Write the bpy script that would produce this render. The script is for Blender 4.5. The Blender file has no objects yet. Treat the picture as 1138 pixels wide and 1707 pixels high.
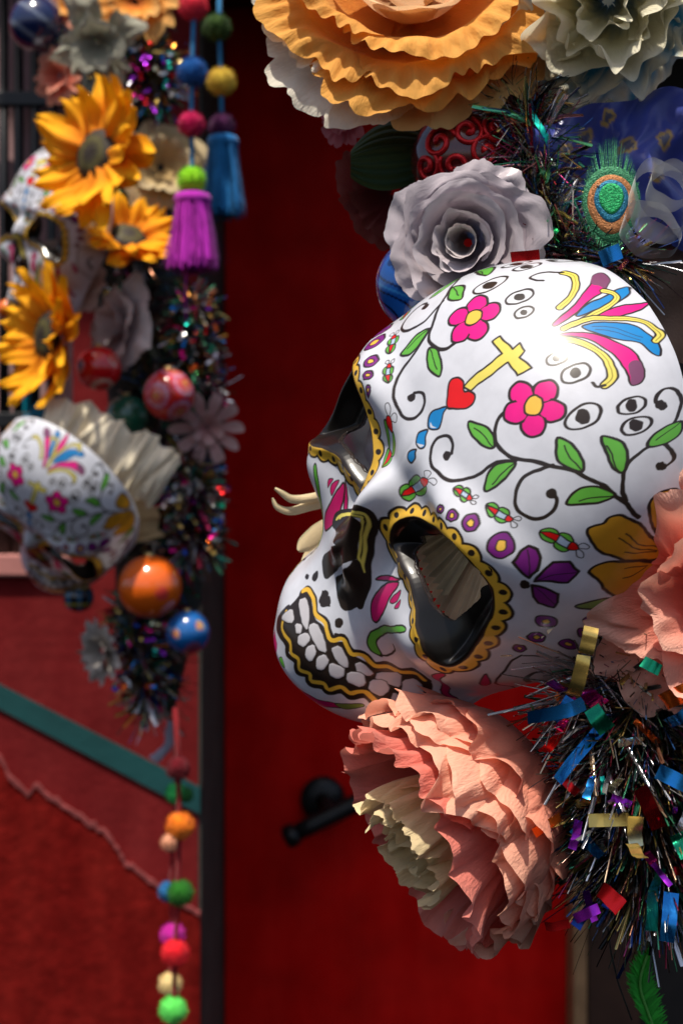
import bpy, math, random
import numpy as np
from mathutils import Vector, Matrix, Quaternion

# ------------------------------------------------------------------ camera, light, exposure
UNIT = 0.00025          # metres per photo pixel on the plane of the mask
D0 = 0.65               # camera to that plane
H0 = 1.60               # camera height
FPX = 2600.0
scn = bpy.context.scene
COL = scn.collection
cam_d = bpy.data.cameras.new('camera')
cam = bpy.data.objects.new('camera', cam_d)
COL.objects.link(cam)
cam.location = (0, -D0, H0)
cam.rotation_euler = (math.radians(90), 0, 0)
cam_d.sensor_fit = 'VERTICAL'
cam_d.sensor_height = 36
cam_d.sensor_width = 24
cam_d.lens = 36 * FPX / 1707
cam_d.clip_start = 0.02
cam_d.clip_end = 200
cam_d.dof.use_dof = True
cam_d.dof.focus_distance = 0.665
cam_d.dof.aperture_fstop = 14
scn.camera = cam
SUN = Vector((-0.13, -0.315, 0.93)).normalized()
world = bpy.data.worlds.new('World')
scn.world = world
world.use_nodes = True
wn = world.node_tree.nodes
sky = wn.new('ShaderNodeTexSky')
sky.sky_type = 'NISHITA'
sky.sun_disc = False
sky.air_density = 0.8
sky.dust_density = 3.0
sky.ozone_density = 0.5
sky.sun_elevation = math.asin(SUN.z)
sky.sun_rotation = math.atan2(SUN.x, SUN.y)
world.node_tree.links.new(sky.outputs[0], wn['Background'].inputs[0])
wn['Background'].inputs[1].default_value = 0.10
sun_d = bpy.data.lights.new('sun', 'SUN')
sun_d.energy = 4.6
sun_d.angle = math.radians(1.5)
sun_d.color = (1.0, 0.93, 0.82)
sun = bpy.data.objects.new('sun', sun_d)
COL.objects.link(sun)
sun.rotation_euler = (-SUN).to_track_quat('-Z', 'Y').to_euler()
scn.view_settings.view_transform = 'Standard'
scn.view_settings.look = 'None'
scn.view_settings.gamma = 1
scn.view_settings.exposure = 0.3
scn.view_settings.use_curve_mapping = False
scn.cycles.use_denoising = True
scn.cycles.max_bounces = 8

# ------------------------------------------------------------------ helpers
def kk(d): return (D0 + d) / D0
def W(px, py, d=0.0):
    k = kk(d) * UNIT
    return Vector(((px - 569) * k, d, H0 + (853.5 - py) * k))
def camv(x, y, z):
    """direction given as right, up, towards the viewer"""
    return Vector((x, -z, y)).normalized()

def tag(o, label=None, cat=None, group=None, kind=None):
    if label: o['label'] = label
    if cat: o['category'] = cat
    if group: o['group'] = group
    if kind: o['kind'] = kind
    return o
def empty(name, loc=(0, 0, 0), label=None, cat=None, group=None, rot=None):
    o = bpy.data.objects.new(name, None)
    o.empty_display_size = .02
    COL.objects.link(o)
    o.location = loc
    if rot is not None:
        o.rotation_mode = 'QUATERNION'
        o.rotation_quaternion = rot
    return tag(o, label, cat, group)
def link(name, me, mat=None, parent=None, loc=None):
    o = bpy.data.objects.new(name, me)
    COL.objects.link(o)
    if mat is not None and not me.materials: me.materials.append(mat)
    if parent is not None: o.parent = parent
    if loc is not None: o.location = loc
    return o
def mesh_np(name, V, F, col=None, uv=None, smooth=True):
    V = np.asarray(V, np.float32).reshape(-1, 3); F = np.asarray(F, np.int32)
    me = bpy.data.meshes.new(name)
    n, k = F.shape
    me.vertices.add(len(V)); me.vertices.foreach_set('co', V.ravel())
    me.loops.add(n * k); me.loops.foreach_set('vertex_index', F.ravel())
    me.polygons.add(n); me.polygons.foreach_set('loop_start', np.arange(0, n * k, k, dtype=np.int32))
    if smooth: me.polygons.foreach_set('use_smooth', np.ones(n, bool))
    me.update(calc_edges=True)
    if col is not None:
        c = np.ones((len(V), 4), np.float32); c[:, :3] = np.asarray(col).reshape(-1, 3)
        a = me.color_attributes.new('Col', 'FLOAT_COLOR', 'POINT'); a.data.foreach_set('color', c.ravel())
    if uv is not None:
        l = me.uv_layers.new(name='UVMap')
        l.data.foreach_set('uv', np.asarray(uv, np.float32).reshape(-1, 2)[F.ravel()].ravel())
    return me
def grid_faces(nu, nv, closed=False):
    i, j = np.meshgrid(np.arange(nu if closed else nu - 1), np.arange(nv - 1), indexing='ij')
    i2 = (i + 1) % nu
    return np.stack([i * nv + j, i2 * nv + j, i2 * nv + j + 1, i * nv + j + 1], -1).reshape(-1, 4)
def tube_arrays(pts, rad, sides=8, caps=True):
    P = np.asarray([tuple(p) for p in pts], float); n = len(P)
    rad = np.broadcast_to(np.asarray(rad, float), (n,))
    T = np.gradient(P, axis=0); T /= np.linalg.norm(T, axis=1, keepdims=True) + 1e-12
    up = np.array([0, 0, 1.]) if abs(T[0, 2]) < .9 else np.array([1., 0, 0])
    Vs = []; N = np.cross(up, T[0]); N /= np.linalg.norm(N)
    for i in range(n):
        N = N - T[i] * (N @ T[i]); N /= np.linalg.norm(N) + 1e-12
        Bn = np.cross(T[i], N)
        a = np.arange(sides) / sides * 2 * math.pi
        Vs.append(P[i] + rad[i] * (np.cos(a)[:, None] * N + np.sin(a)[:, None] * Bn))
    V = np.concatenate(Vs)
    F = []
    for i in range(n - 1):
        for j in range(sides):
            F.append((i * sides + j, i * sides + (j + 1) % sides, (i + 1) * sides + (j + 1) % sides, (i + 1) * sides + j))
    if caps:
        V = np.vstack([V, P[:1], P[-1:]]); b = len(V)
        for j in range(sides):
            F.append((b - 2, (j + 1) % sides, j, j)); F.append((b - 1, (n - 1) * sides + j, (n - 1) * sides + (j + 1) % sides, (n - 1) * sides + (j + 1) % sides))
    return V, F
def pyd(name, V, F, smooth=True, col=None):
    me = bpy.data.meshes.new(name)
    F2 = [tuple(dict.fromkeys(int(i) for i in f)) for f in F]
    me.from_pydata([tuple(v) for v in V], [], F2)
    if smooth: me.polygons.foreach_set('use_smooth', np.ones(len(me.polygons), bool))
    if col is not None:
        c = np.ones((len(V), 4), np.float32); c[:, :3] = np.asarray(col).reshape(-1, 3)
        a = me.color_attributes.new('Col', 'FLOAT_COLOR', 'POINT'); a.data.foreach_set('color', c.ravel())
    me.update()
    return me
def tube(name, pts, rad, mat, parent=None, sides=8):
    V, F = tube_arrays(pts, rad, sides)
    return link(name, pyd(name, V, F), mat, parent)
def box(name, lo, hi, mat, parent=None, bev=0.0):
    x0, y0, z0 = lo; x1, y1, z1 = hi
    V = [(x, y, z) for x in (x0, x1) for y in (y0, y1) for z in (z0, z1)]
    F = [(0, 1, 3, 2), (4, 6, 7, 5), (0, 4, 5, 1), (2, 3, 7, 6), (0, 2, 6, 4), (1, 5, 7, 3)]
    o = link(name, pyd(name, V, F, False), mat, parent)
    if bev:
        m = o.modifiers.new('bevel', 'BEVEL'); m.width = bev; m.segments = 2
    return o
def aim(axis, roll=0.0):
    """quaternion turning local +Z onto axis"""
    return Vector(axis).to_track_quat('Z', 'Y') @ Quaternion((0, 0, 1), roll)

# ------------------------------------------------------------------ materials
def M(name, col=(.8, .8, .8), rough=.5, metal=0., coat=0., attr=False, trans=0., bump=0., bscale=200., uvs=None,
      var=0., vscale=40., sheen=0., spec=.5, alpha=1., bdist=.001, transm=0., aniso=0., crough=.06):
    m = bpy.data.materials.new(name); m.use_nodes = True
    nt = m.node_tree; N = nt.nodes; L = nt.links
    b = N['Principled BSDF']; out = N['Material Output']
    b.inputs['Roughness'].default_value = rough
    b.inputs['Metallic'].default_value = metal
    b.inputs['Coat Weight'].default_value = coat
    b.inputs['Coat Roughness'].default_value = crough
    b.inputs['Sheen Weight'].default_value = sheen
    b.inputs['Specular IOR Level'].default_value = spec
    b.inputs['Alpha'].default_value = alpha
    b.inputs['Transmission Weight'].default_value = transm
    b.inputs['Anisotropic'].default_value = aniso
    src = None
    if attr:
        a = N.new('ShaderNodeAttribute'); a.attribute_name = 'Col'; src = a.outputs['Color']
    tc = N.new('ShaderNodeTexCoord')
    if var:
        no = N.new('ShaderNodeTexNoise'); no.inputs['Scale'].default_value = vscale; no.inputs['Detail'].default_value = 4
        L.new(tc.outputs['Object'], no.inputs['Vector'])
        mr = N.new('ShaderNodeMapRange'); mr.inputs[1].default_value = .3; mr.inputs[2].default_value = .7
        mr.inputs[3].default_value = 1 - var; mr.inputs[4].default_value = 1 + var
        L.new(no.outputs['Fac'], mr.inputs[0])
        h = N.new('ShaderNodeHueSaturation'); L.new(mr.outputs[0], h.inputs['Value'])
        if src is not None: L.new(src, h.inputs['Color'])
        else: h.inputs['Color'].default_value = (*col, 1)
        src = h.outputs['Color']
    if src is not None: L.new(src, b.inputs['Base Color'])
    else: b.inputs['Base Color'].default_value = (*col, 1)
    if bump:
        no = N.new('ShaderNodeTexNoise'); no.inputs['Scale'].default_value = bscale; no.inputs['Detail'].default_value = 5
        if uvs:
            mp = N.new('ShaderNodeMapping'); mp.inputs['Scale'].default_value = uvs
            L.new(tc.outputs['UV'], mp.inputs['Vector']); L.new(mp.outputs[0], no.inputs['Vector'])
        else: L.new(tc.outputs['Object'], no.inputs['Vector'])
        bp = N.new('ShaderNodeBump'); bp.inputs['Strength'].default_value = bump; bp.inputs['Distance'].default_value = bdist
        L.new(no.outputs['Fac'], bp.inputs['Height']); L.new(bp.outputs[0], b.inputs['Normal'])
    if trans:
        t = N.new('ShaderNodeBsdfTranslucent'); mx = N.new('ShaderNodeMixShader'); mx.inputs[0].default_value = trans
        if src is not None: L.new(src, t.inputs['Color'])
        else: t.inputs['Color'].default_value = (*col, 1)
        L.new(b.outputs[0], mx.inputs[1]); L.new(t.outputs[0], mx.inputs[2]); L.new(mx.outputs[0], out.inputs['Surface'])
    return m

MAT = dict(
    mask=M('printed_plastic', attr=True, rough=.36, coat=.55, crough=.13, spec=.3, trans=.18, bump=.10, bscale=45, bdist=.0015, var=.05, vscale=140),
    mask_in=M('bare_plastic', (.75, .73, .70), rough=.5, var=.08, trans=.7),
    paper=M('crepe_paper', attr=True, rough=.75, trans=.36, bump=.6, bscale=5, uvs=(20, 4.5, 1), bdist=.0014, var=.10, vscale=60, sheen=.1, spec=.25),
    paper_far=M('soft_paper', attr=True, rough=.75, trans=.2, bump=.4, bscale=5, uvs=(20, 2, 1), bdist=.002, var=.10, vscale=25, spec=.25),
    satin=M('satin_cloth', attr=True, rough=.30, sheen=.3, trans=.10, bump=.16, bscale=5, uvs=(4, 7, 1), bdist=.0014, var=.08, vscale=70, spec=.5),
    foil=M('metal_foil', attr=True, rough=.24, metal=.85, bump=.12, bscale=300, bdist=.0006),
    gloss=M('painted_glass', attr=True, rough=.16, coat=.7, var=.08, vscale=60),
    matte=M('matte_paint', attr=True, rough=.7, var=.08, vscale=50),
    felt=M('wool', attr=True, rough=.95, sheen=.1, var=.15, vscale=60, spec=.15),
    dark=M('dark_greenery', (.012, .016, .012), rough=.8, var=.4, vscale=80),
    iron=M('black_iron', (.012, .012, .013), rough=.38, metal=.3, bump=.2, bscale=90, var=.2),
    straw=M('straw', attr=True, rough=.65, trans=.25, bump=.4, bscale=4, uvs=(40, 3, 1), bdist=.0008, var=.14, vscale=90),
)

# ------------------------------------------------------------------ the setting: doorway, door, wall
def wall_mat(name, col, rough, var, vs, bump, bs, bd, col2=None, spec=.3):
    m = M(name, col, rough=rough, var=var, vscale=vs, bump=bump, bscale=bs, bdist=bd, spec=spec)
    if col2:
        nt = m.node_tree; N = nt.nodes; L = nt.links
        h = next(n for n in N if n.type == 'HUE_SAT')
        tc = next(n for n in N if n.type == 'TEX_COORD')
        mp = N.new('ShaderNodeMapping'); mp.inputs['Scale'].default_value = (9, 9, 2.2)
        no = N.new('ShaderNodeTexNoise'); no.inputs['Scale'].default_value = 1.6; no.inputs['Detail'].default_value = 7; no.inputs['Roughness'].default_value = .65
        rp = N.new('ShaderNodeValToRGB'); rp.color_ramp.elements[0].position = .42; rp.color_ramp.elements[1].position = .72
        rp.color_ramp.elements[0].color = (*col, 1); rp.color_ramp.elements[1].color = (*col2, 1)
        L.new(tc.outputs['Object'], mp.inputs[0]); L.new(mp.outputs[0], no.inputs['Vector']); L.new(no.outputs['Fac'], rp.inputs[0]); L.new(rp.outputs[0], h.inputs['Color'])
    return m
m_wall = wall_mat('red_wall_paint', (.14, .009, .010), .8, .16, 9, .4, 60, .004, (.18, .017, .017), .08)
m_rough = wall_mat('rough_red_plaster', (.13, .005, .004), .9, .18, 40, .5, 55, .005, (.19, .011, .008), .05)
m_door = wall_mat('red_door_paint', (.58, .004, .003), .6, .2, 9, .35, 25, .003, (.68, .012, .008), .04)
m_teal = wall_mat('teal_paint', (.006, .058, .060), .7, .15, 12, .3, 60, .003)
m_jamb = wall_mat('dark_jamb', (.055, .055, .045), .85, .3, 14, .5, 40, .003)
m_pink = wall_mat('pink_paint', (.46, .27, .27), .75, .1, 10, .2, 50, .002)
m_wood = wall_mat('brown_wood', (.045, .020, .012), .6, .35, 14, .4, 30, .002)
m_tan = wall_mat('tan_wood', (.30, .17, .08), .6, .3, 20, .4, 30, .002)
DW, DD = 1.70, 2.14                      # depth of the wall face and of the recessed door
XJ = W(335, 0, DW).x                     # jamb corner
zb, zt = H0 - 1.6, H0 + 1.75
# wall left of the doorway, built round the window opening
wx0, wx1 = W(-200, 0, DW).x, W(122, 0, DW).x
wz0, wz1 = W(0, 928, DW).z, W(0, -120, DW).z
xl = W(-900, 0, DW).x
wall = empty('wall', (0, DW, 0))
tag(wall, 'red painted wall beside the doorway, behind the far garland', 'wall')
def wpiece(name, x0, x1, z0, z1, y0=DW, y1=DD + .1, m=m_wall):
    o = box(name, (x0, y0 - DW, z0), (x1, y1 - DW, z1), m, wall); return o
wpiece('wall_face', xl, wx0, zb, zt)
wpiece('wall_face', wx0, wx1, zb, wz0)
wpiece('wall_face', wx0, wx1, wz1, zt)
wpiece('wall_face', wx1, XJ - .004, zb, zt)
wpiece('jamb', XJ - .004, XJ, zb, zt, DW + .002, DD + .1, m_jamb)
# rough plaster patch with a broken upper edge, and the teal stripe
def slab(name, pts, thick, mat, y, parent, nz=0):
    """pts: outline in photo pixels on the wall face; extruded towards the viewer"""
    n = len(pts); f = [W(a, b, y) for a, b in pts]
    V = [(p.x, 0 - thick, p.z) for p in f] + [(p.x, .002, p.z) for p in f]
    F = [tuple(range(n))] + [(i, i + n, (i + 1) % n + n, (i + 1) % n) for i in range(n)]
    return link(name, pyd(name, V, F, False), mat, parent)
rng = random.Random(3)
edge = [(-60, 1225), (0, 1262), (22, 1300), (48, 1322), (62, 1308), (80, 1322), (120, 1352), (160, 1375), (188, 1400), (206, 1432), (232, 1452), (262, 1475), (300, 1505), (334, 1520)]
fine = []
for (a, b), (c, d_) in zip(edge[:-1], edge[1:]):
    for t in (0, .2, .4, .6, .8):
        fine.append((a + (c - a) * t + rng.uniform(-2, 2), b + (d_ - b) * t + rng.uniform(-3, 3)))
fine.append((334, 1522))
slab('rough_plaster', [(-60, 2400), (334, 2400)] + fine[::-1], .006, m_rough, DW, wall)
pale = [(a, b - 3 + rng.uniform(-2, 1)) for a, b in fine]; pale2 = [(a, b + 4 + rng.uniform(-2, 2)) for a, b in fine]
slab('chipped_edge', pale2 + pale[::-1], .0085, wall_mat('chipped_plaster', (.22, .045, .045), .9, .3, 60, .5, 80, .002), DW, wall)
slab('painted_stripe', [(-60, 1108), (0, 1140), (292, 1290), (334, 1312), (334, 1357), (292, 1335), (0, 1181), (-60, 1150)], .004, m_teal, DW, wall)
# recessed door with its pull handle
door = empty('door', (0, DD, 0), 'red painted door set back in the doorway behind the garlands', 'door')
xr = W(948, 0, DD - .03).x
box('door_leaf', (XJ + .002, 0, zb), (xr, .06, zt), m_door, door, .004)
def doorp(px, py, out): p = W(px, py, DD - out); return Vector((p.x, -out, p.z))
h = [doorp(492, 1390, .075), doorp(520, 1375, .07), doorp(600, 1336, .06), doorp(690, 1294, .06)]
hd = tube('pull_handle', h, [.015, .017, .017, .017], MAT['iron'], door, 14)
c = h[0]; dirn = (h[0] - h[1]).normalized()
tube('knob', [c + dirn * -.004, c + dirn * .004, c + dirn * .016, c + dirn * .022], [.018, .021, .021, .012], MAT['iron'], hd, 14)
b0 = doorp(538, 1330, .0)
tube('rosette', [b0 + Vector((0, .0, 0)), b0 + Vector((0, -.014, 0)), b0 + Vector((0, -.02, 0))], [.040, .040, .03], MAT['iron'], door, 20)
tube('bracket', [b0 + Vector((0, -.018, 0)), doorp(548, 1346, .05), doorp(556, 1358, .066)], [.014, .013, .011], MAT['iron'], door, 10)
# wooden frame on the door's other side, and the lintel with side block, unseen, put overhead to shade the door
fr = empty('door_frame', (0, DD - .06, 0), 'dark brown wooden door frame with a tan edge strip, under the tinsel', 'door frame')
x2 = W(975, 0, DD - .06).x; x3 = W(1065, 0, DD - .06).x; x4 = W(1500, 0, DD - .06).x
box('edge_strip', (xr, -.02, zb), (x2, .09, zt), m_tan, fr, .003)
box('post', (x2 + .002, -.012, zb), (x3, .12, zt), m_wood, fr, .003)
box('side_panel', (x3 + .002, .02, zb), (x4, .12, zt), M('dark_wood', (.008, .005, .004), rough=.7, var=.3), fr, .003)
box('shade_lintel', (XJ - .02, -.34, H0 + .90), (x4 + .5, DD - .005 - DW, zt + .5), m_wall, wall)  # out of view; its overhang is added to keep the recessed door in shade
box('sun_block', (XJ - .34, -.22, H0 + .92), (XJ - .022, -.002, H0 + .98), m_wall, wall)  # unseen block added to stop sun slipping in past the left end
# window with iron bars
win = empty('window', (0, DW, 0), 'pink shuttered window behind black iron bars', 'window')
for i in range(7):
    a = wx0 + .003 + i * (wx1 - wx0 - .006) / 7
    box('shutter_board', (a + .001, .045, wz0 + .006), (a - .001 + (wx1 - wx0 - .006) / 7, .065, wz1), m_pink, win, .003)
box('sill', (wx0 + .002, -.012, wz0 - .03), (wx1 - .002, .15, wz0 + .004), wall_mat('sill_paint', (.42, .17, .15), .7, .15, 20, .3, 60, .002), win, .004)
box('lower_rail', (wx0 + .003, .028, wz0 + .005), (wx1 - .003, .043, wz0 + .05), m_wood, win, .003)
m_tq = M('turquoise_glass', (.01, .30, .42), rough=.2, coat=.5)
for a, b, c_, d_ in ((0, 655, 12, 725), (22, 640, 60, 720)):
    p = W(a, b, DW + .03); q = W(c_, d_, DW + .03)
    box('pane', (p.x, .034, q.z), (q.x, .042, p.z), m_tq, win, .002)
for px_ in (-22, 6, 30, 58, 86):
    x = W(px_, 0, DW).x
    tube('bar', [(x, .004, wz0), (x, .004, wz1)], .0075, MAT['iron'], win, 10)
for py_ in (165, 700):
    z = W(0, py_, DW).z
    box('cross_bar', (wx0 + .004, -.006, z - .011), (wx1 - .004, .014, z + .011), MAT['iron'], win, .002)

# ------------------------------------------------------------------ the skull mask
MROWS=np.array([
[0, -742,-105,-742,-105,  4, 2.1],
[1, -732, -50,-724,-140, 98, 2.1],
[2, -708,   0,-696,-165,152, 2.1],
[3, -672,  30,-652,-190,192, 2.1],
[4, -616,  34,-594,-205,226, 2.15],
[5, -540,  22,-520,-220,240, 2.3],
[6, -450,  12,-430,-235,284, 2.7],
[7, -350,  14,-330,-248,338, 2.8],
[8, -250,  20,-230,-256,356, 2.9],
[9, -150,  22,-135,-262,362, 2.9],
[10, -60,  18, -48,-265,348, 2.7],
[11,  30, -10,  38,-266,316, 2.5],
[12, 100, -50, 104,-266,268, 2.4],
[13, 153,-104, 156,-266,212, 2.3],
[14, 188,-160, 190,-266,158, 2.2],
[15, 210,-208, 211,-266,108, 2.15],
[16, 222,-242, 222,-266, 58, 2.1],
[17, 228,-266, 228,-266,  3, 2.1]],float)
def pchip(xs,ys,x):
    xs=np.asarray(xs,float);ys=np.asarray(ys,float)
    h=np.diff(xs);d=np.diff(ys)/h
    m=np.zeros_like(ys);m[0]=d[0];m[-1]=d[-1]
    for i in range(1,len(xs)-1):
        if d[i-1]*d[i]>0:
            w1=2*h[i]+h[i-1];w2=h[i]+2*h[i-1];m[i]=(w1+w2)/(w1/d[i-1]+w2/d[i])
    i=np.clip(np.searchsorted(xs,x)-1,0,len(xs)-2)
    t=(x-xs[i])/h[i]
    return ys[i]*(1+2*t)*(1-t)**2+h[i]*m[i]*t*(1-t)**2+ys[i+1]*t*t*(3-2*t)+h[i]*m[i+1]*t*t*(t-1)
def gau(x,y,cx,cy,sx,sy): return np.exp(-((x-cx)/sx)**2-((y-cy)/sy)**2)
def sst(a,b,v):
    t=np.clip((v-a)/(b-a),0,1);return t*t*(3-2*t)
def pdist(px,py,poly,closed=True):
    poly=np.asarray(poly,float);n=len(poly)
    d=np.full(px.shape,1e18);ins=np.zeros(px.shape,bool)
    for i in range(n if closed else n-1):
        ax,ay=poly[i];bx,by=poly[(i+1)%n]
        ex,ey=bx-ax,by-ay
        t=np.clip(((px-ax)*ex+(py-ay)*ey)/(ex*ex+ey*ey+1e-12),0,1)
        d=np.minimum(d,(px-ax-t*ex)**2+(py-ay-t*ey)**2)
        if closed:
            c=(ay>py)!=(by>py)
            ins^=c&(px<(bx-ax)*(py-ay)/(by-ay+1e-20)+ax)
    d=np.sqrt(d);return np.where(ins,d,-d) if closed else -d
def crom(pts,closed,k=5):
    P=np.asarray(pts,float);n=len(P);out=[]
    for i in range(n if closed else n-1):
        g=lambda j:P[j%n] if closed else P[min(max(j,0),n-1)]
        p0,p1,p2,p3=g(i-1),g(i),g(i+1),g(i+2)
        for t in np.arange(k)/k:
            out.append(.5*(2*p1+(p2-p0)*t+(2*p0-5*p1+4*p2-p3)*t*t+(3*p1-p0-3*p2+p3)*t**3))
    if not closed: out.append(P[-1])
    return np.array(out)
def mask_base(s,ph):
    cy,cz,by,bz,w,e=[pchip(MROWS[:,0],MROWS[:,i],s) for i in range(1,7)]
    c=np.abs(np.cos(ph));sn=np.sin(ph)
    r=(np.abs(sn)**e+c**e)**(-1/e)
    return w*sn*r, by+(cy-by)*c*r, bz+(cz-bz)*c*r
def brow(a,y):
    return 40*gau(a,y,190,-126,120,42)+52*gau(a,y,258,-392,90,75)+28*gau(a,y,268,-250,80,90)
def mask_disp(x,y,rim):
    a=np.abs(x)
    dz=brow(a,y)+8*gau(x,y,0,-115,60,45)-10*gau(x,y,0,-185,60,26)-12*gau(a,y,75,-330,30,60)
    dz+=56*gau(x,y,0,-265,38,88)+26*gau(x,y,0,-380,62,58)+12*gau(a,y,34,-405,26,34)-10*gau(x,y,0,-425,14,40)
    dz-=54*gau(a,y,212,-500,78,66)
    dz+=16*gau(x,y,0,-600,170,72)
    dz+=10*gau(x,y,0,-705,90,45)
    if rim is not None:
        d=pdist(a,y,crom(rim,True,5))
        dz+=9*np.exp(-(d/15)**2)-66*sst(-4,52,d)
    return dz
def mask_surface(nr,nc,rim):
    """returns x,y,z and unwrapped design coords U,V"""
    s=np.linspace(0,17,2000);_,yy,zz=mask_base(s,0*s)
    L=np.concatenate([[0],np.cumsum(np.hypot(np.diff(yy),np.diff(zz)))])
    V0=np.linspace(0,L[-1],nr);sr=np.interp(V0,L,s)
    # even columns: blend of phi by arc length on a mid row
    ph=np.linspace(-np.pi/2,np.pi/2,2001);xx,_,z2=mask_base(ph*0+8,ph)
    A=np.concatenate([[0],np.cumsum(np.hypot(np.diff(xx),np.diff(z2)))])
    pc=np.interp(np.linspace(0,A[-1],nc),A,ph)
    S,Ph=np.meshgrid(sr,pc,indexing='ij')
    x,y,z=mask_base(S,Ph)
    d=np.sqrt(np.diff(x,axis=1)**2+np.diff(y,axis=1)**2+np.diff(z,axis=1)**2)
    U=np.concatenate([np.zeros((nr,1)),np.cumsum(d,axis=1)],1);U-=U[:,nc//2:nc//2+1] if nc%2 else .5*(U[:,nc//2-1:nc//2]+U[:,nc//2:nc//2+1])
    V=np.repeat(V0[:,None],nc,1)
    f=1-sst(1.25,1.55,np.abs(Ph))
    z=z+mask_disp(x,y,rim)*f
    return x,y,z,U,V
PAL={'x':(.008,.006,.005),'k':(.026,.017,.013),'g':(.13,.46,.055),'l':(.19,.30,.06),'m':(.80,.006,.24),'y':(.87,.52,.07),'w':(.67,.685,.74),'u':(.20,.018,.21),'r':(.74,.008,.008),
'j':(.44,.55,.70),'c':(.80,.68,.13),'b':(.01,.23,.58),'v':(.20,.06,.14),'a':(.58,.28,.02),'n':(.58,.008,.14),'d':(.85,.50,.05),'t':(.56,.54,.57),'o':(.30,.26,.03)}
def mask_paint(U,V,shapes,rimuv,aa):
    """print colours per vertex in the mask's own unwrapped space"""
    sh=U.shape;u0=U.ravel();v0=V.ravel()
    u=u0+1.1*np.sin(v0*.11+.7*np.sin(u0*.05))+.25*np.sin(v0*.31+u0*.17);v=v0+1.1*np.sin(u0*.12+.8*np.sin(v0*.045))+.25*np.sin(u0*.29-v0*.19)
    col=np.empty((u.size,3));col[:]=(.66,.675,.74)
    teeth=np.zeros(u.size)
    def put(sel,alpha,c):
        col[sel]=col[sel]*(1-alpha[:,None])+np.array(PAL[c])*alpha[:,None]
    def draw(kind,c,w,pts,ulim=None):
        pts=crom(pts,True,5) if kind=='p' else (np.asarray(pts,float) if kind=='q' else crom(pts,False,5))
        lo=pts.min(0)-w-4*aa-2;hi=pts.max(0)+w+4*aa+2
        m=(u>lo[0])&(u<hi[0])&(v>lo[1])&(v<hi[1])
        if ulim is not None: m&=u<ulim
        sel=np.nonzero(m)[0]
        if not len(sel): return
        d=pdist(u[sel],v[sel],pts,kind!='s')
        if kind=='s':
            put(sel,np.clip((d+w/2)/aa+.5,0,1),c);return
        if w>0: put(sel,np.clip((d+w*.55)/aa+.5,0,1),'k')
        put(sel,np.clip((d-w*.55)/aa+.5,0,1),c)
        if c=='t': teeth[sel]=np.maximum(teeth[sel],np.clip(d/5+.4,0,1))
    # scalloped ring round the eye sockets
    R=crom(rimuv,True,8);seg=np.hypot(*(np.roll(R,-1,0)-R).T);L=np.concatenate([[0],np.cumsum(seg)]);n=23
    RR=np.vstack([R,R[:1]])
    S_=[(np.interp(k*L[-1]/n,L,RR[:,0]),np.interp(k*L[-1]/n,L,RR[:,1])) for k in range(n)]
    ctr=R.mean(0)
    for sg in (-1,1):
        for rad,c in ((27,'k'),(22.5,'d')):
            for q in S_:
                sel=np.nonzero((np.abs(u-sg*q[0])<34)&(np.abs(v-q[1])<34))[0]
                d=np.hypot(u[sel]-sg*q[0],v[sel]-q[1]);put(sel,np.clip((rad-d)/aa+.5,0,1),c)
        rr=[(sg*a,b) for a,b in rimuv]
        if sg<0: rr=rr[::-1]
        for q in S_:
            o=np.array(q)-ctr;o/=np.hypot(*o);cc=(sg*(q[0]+o[0]*13.5),q[1]+o[1]*13.5)
            sel=np.nonzero((np.abs(u-cc[0])<12)&(np.abs(v-cc[1])<12))[0]
            put(sel,np.clip((5.6-np.hypot(u[sel]-cc[0],v[sel]-cc[1]))/aa+.5,0,1),'k')
        draw('p','x',5,rr)
    for kind,c,w,m,fl in shapes:
        pts=[(fl[i],fl[i+1]) for i in range(0,len(fl),2)]
        w=w*1.3
        if m==1: draw(kind,c,w,[(-a,b) for a,b in pts])
        if m==2: draw(kind,c,w,[(-a,b) for a,b in pts],-150)
        draw(kind,c,w,pts)
    return col.reshape(sh+(3,)),teeth.reshape(sh)
RIM=[(61, -272), (67, -237), (87, -209), (129, -182), (174, -159), (218, -149), (256, -157), (279, -170), (293, -189), (303, -221), (305, -273), (302, -322), (295, -354), (282, -362), (265, -355), (245, -344), (219, -329), (190, -309), (152, -295), (99, -295), (70, -291)]
HOLE=[(97, -277), (87, -259), (98, -237), (187, -153), (223, -147), (245, -154), (263, -161), (232, -224), (240, -243), (235, -272), (234, -288), (237, -304), (226, -305), (212, -302), (190, -294), (165, -286), (125, -281)]
RIMUV=[(61, 562), (66, 596), (87, 625), (129, 651), (175, 674), (221, 684), (262, 674), (289, 661), (306, 641), (321, 607), (327, 555), (326, 505), (321, 473), (301, 465), (277, 474), (252, 487), (223, 503), (192, 523), (152, 537), (100, 539), (70, 543)]
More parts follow.
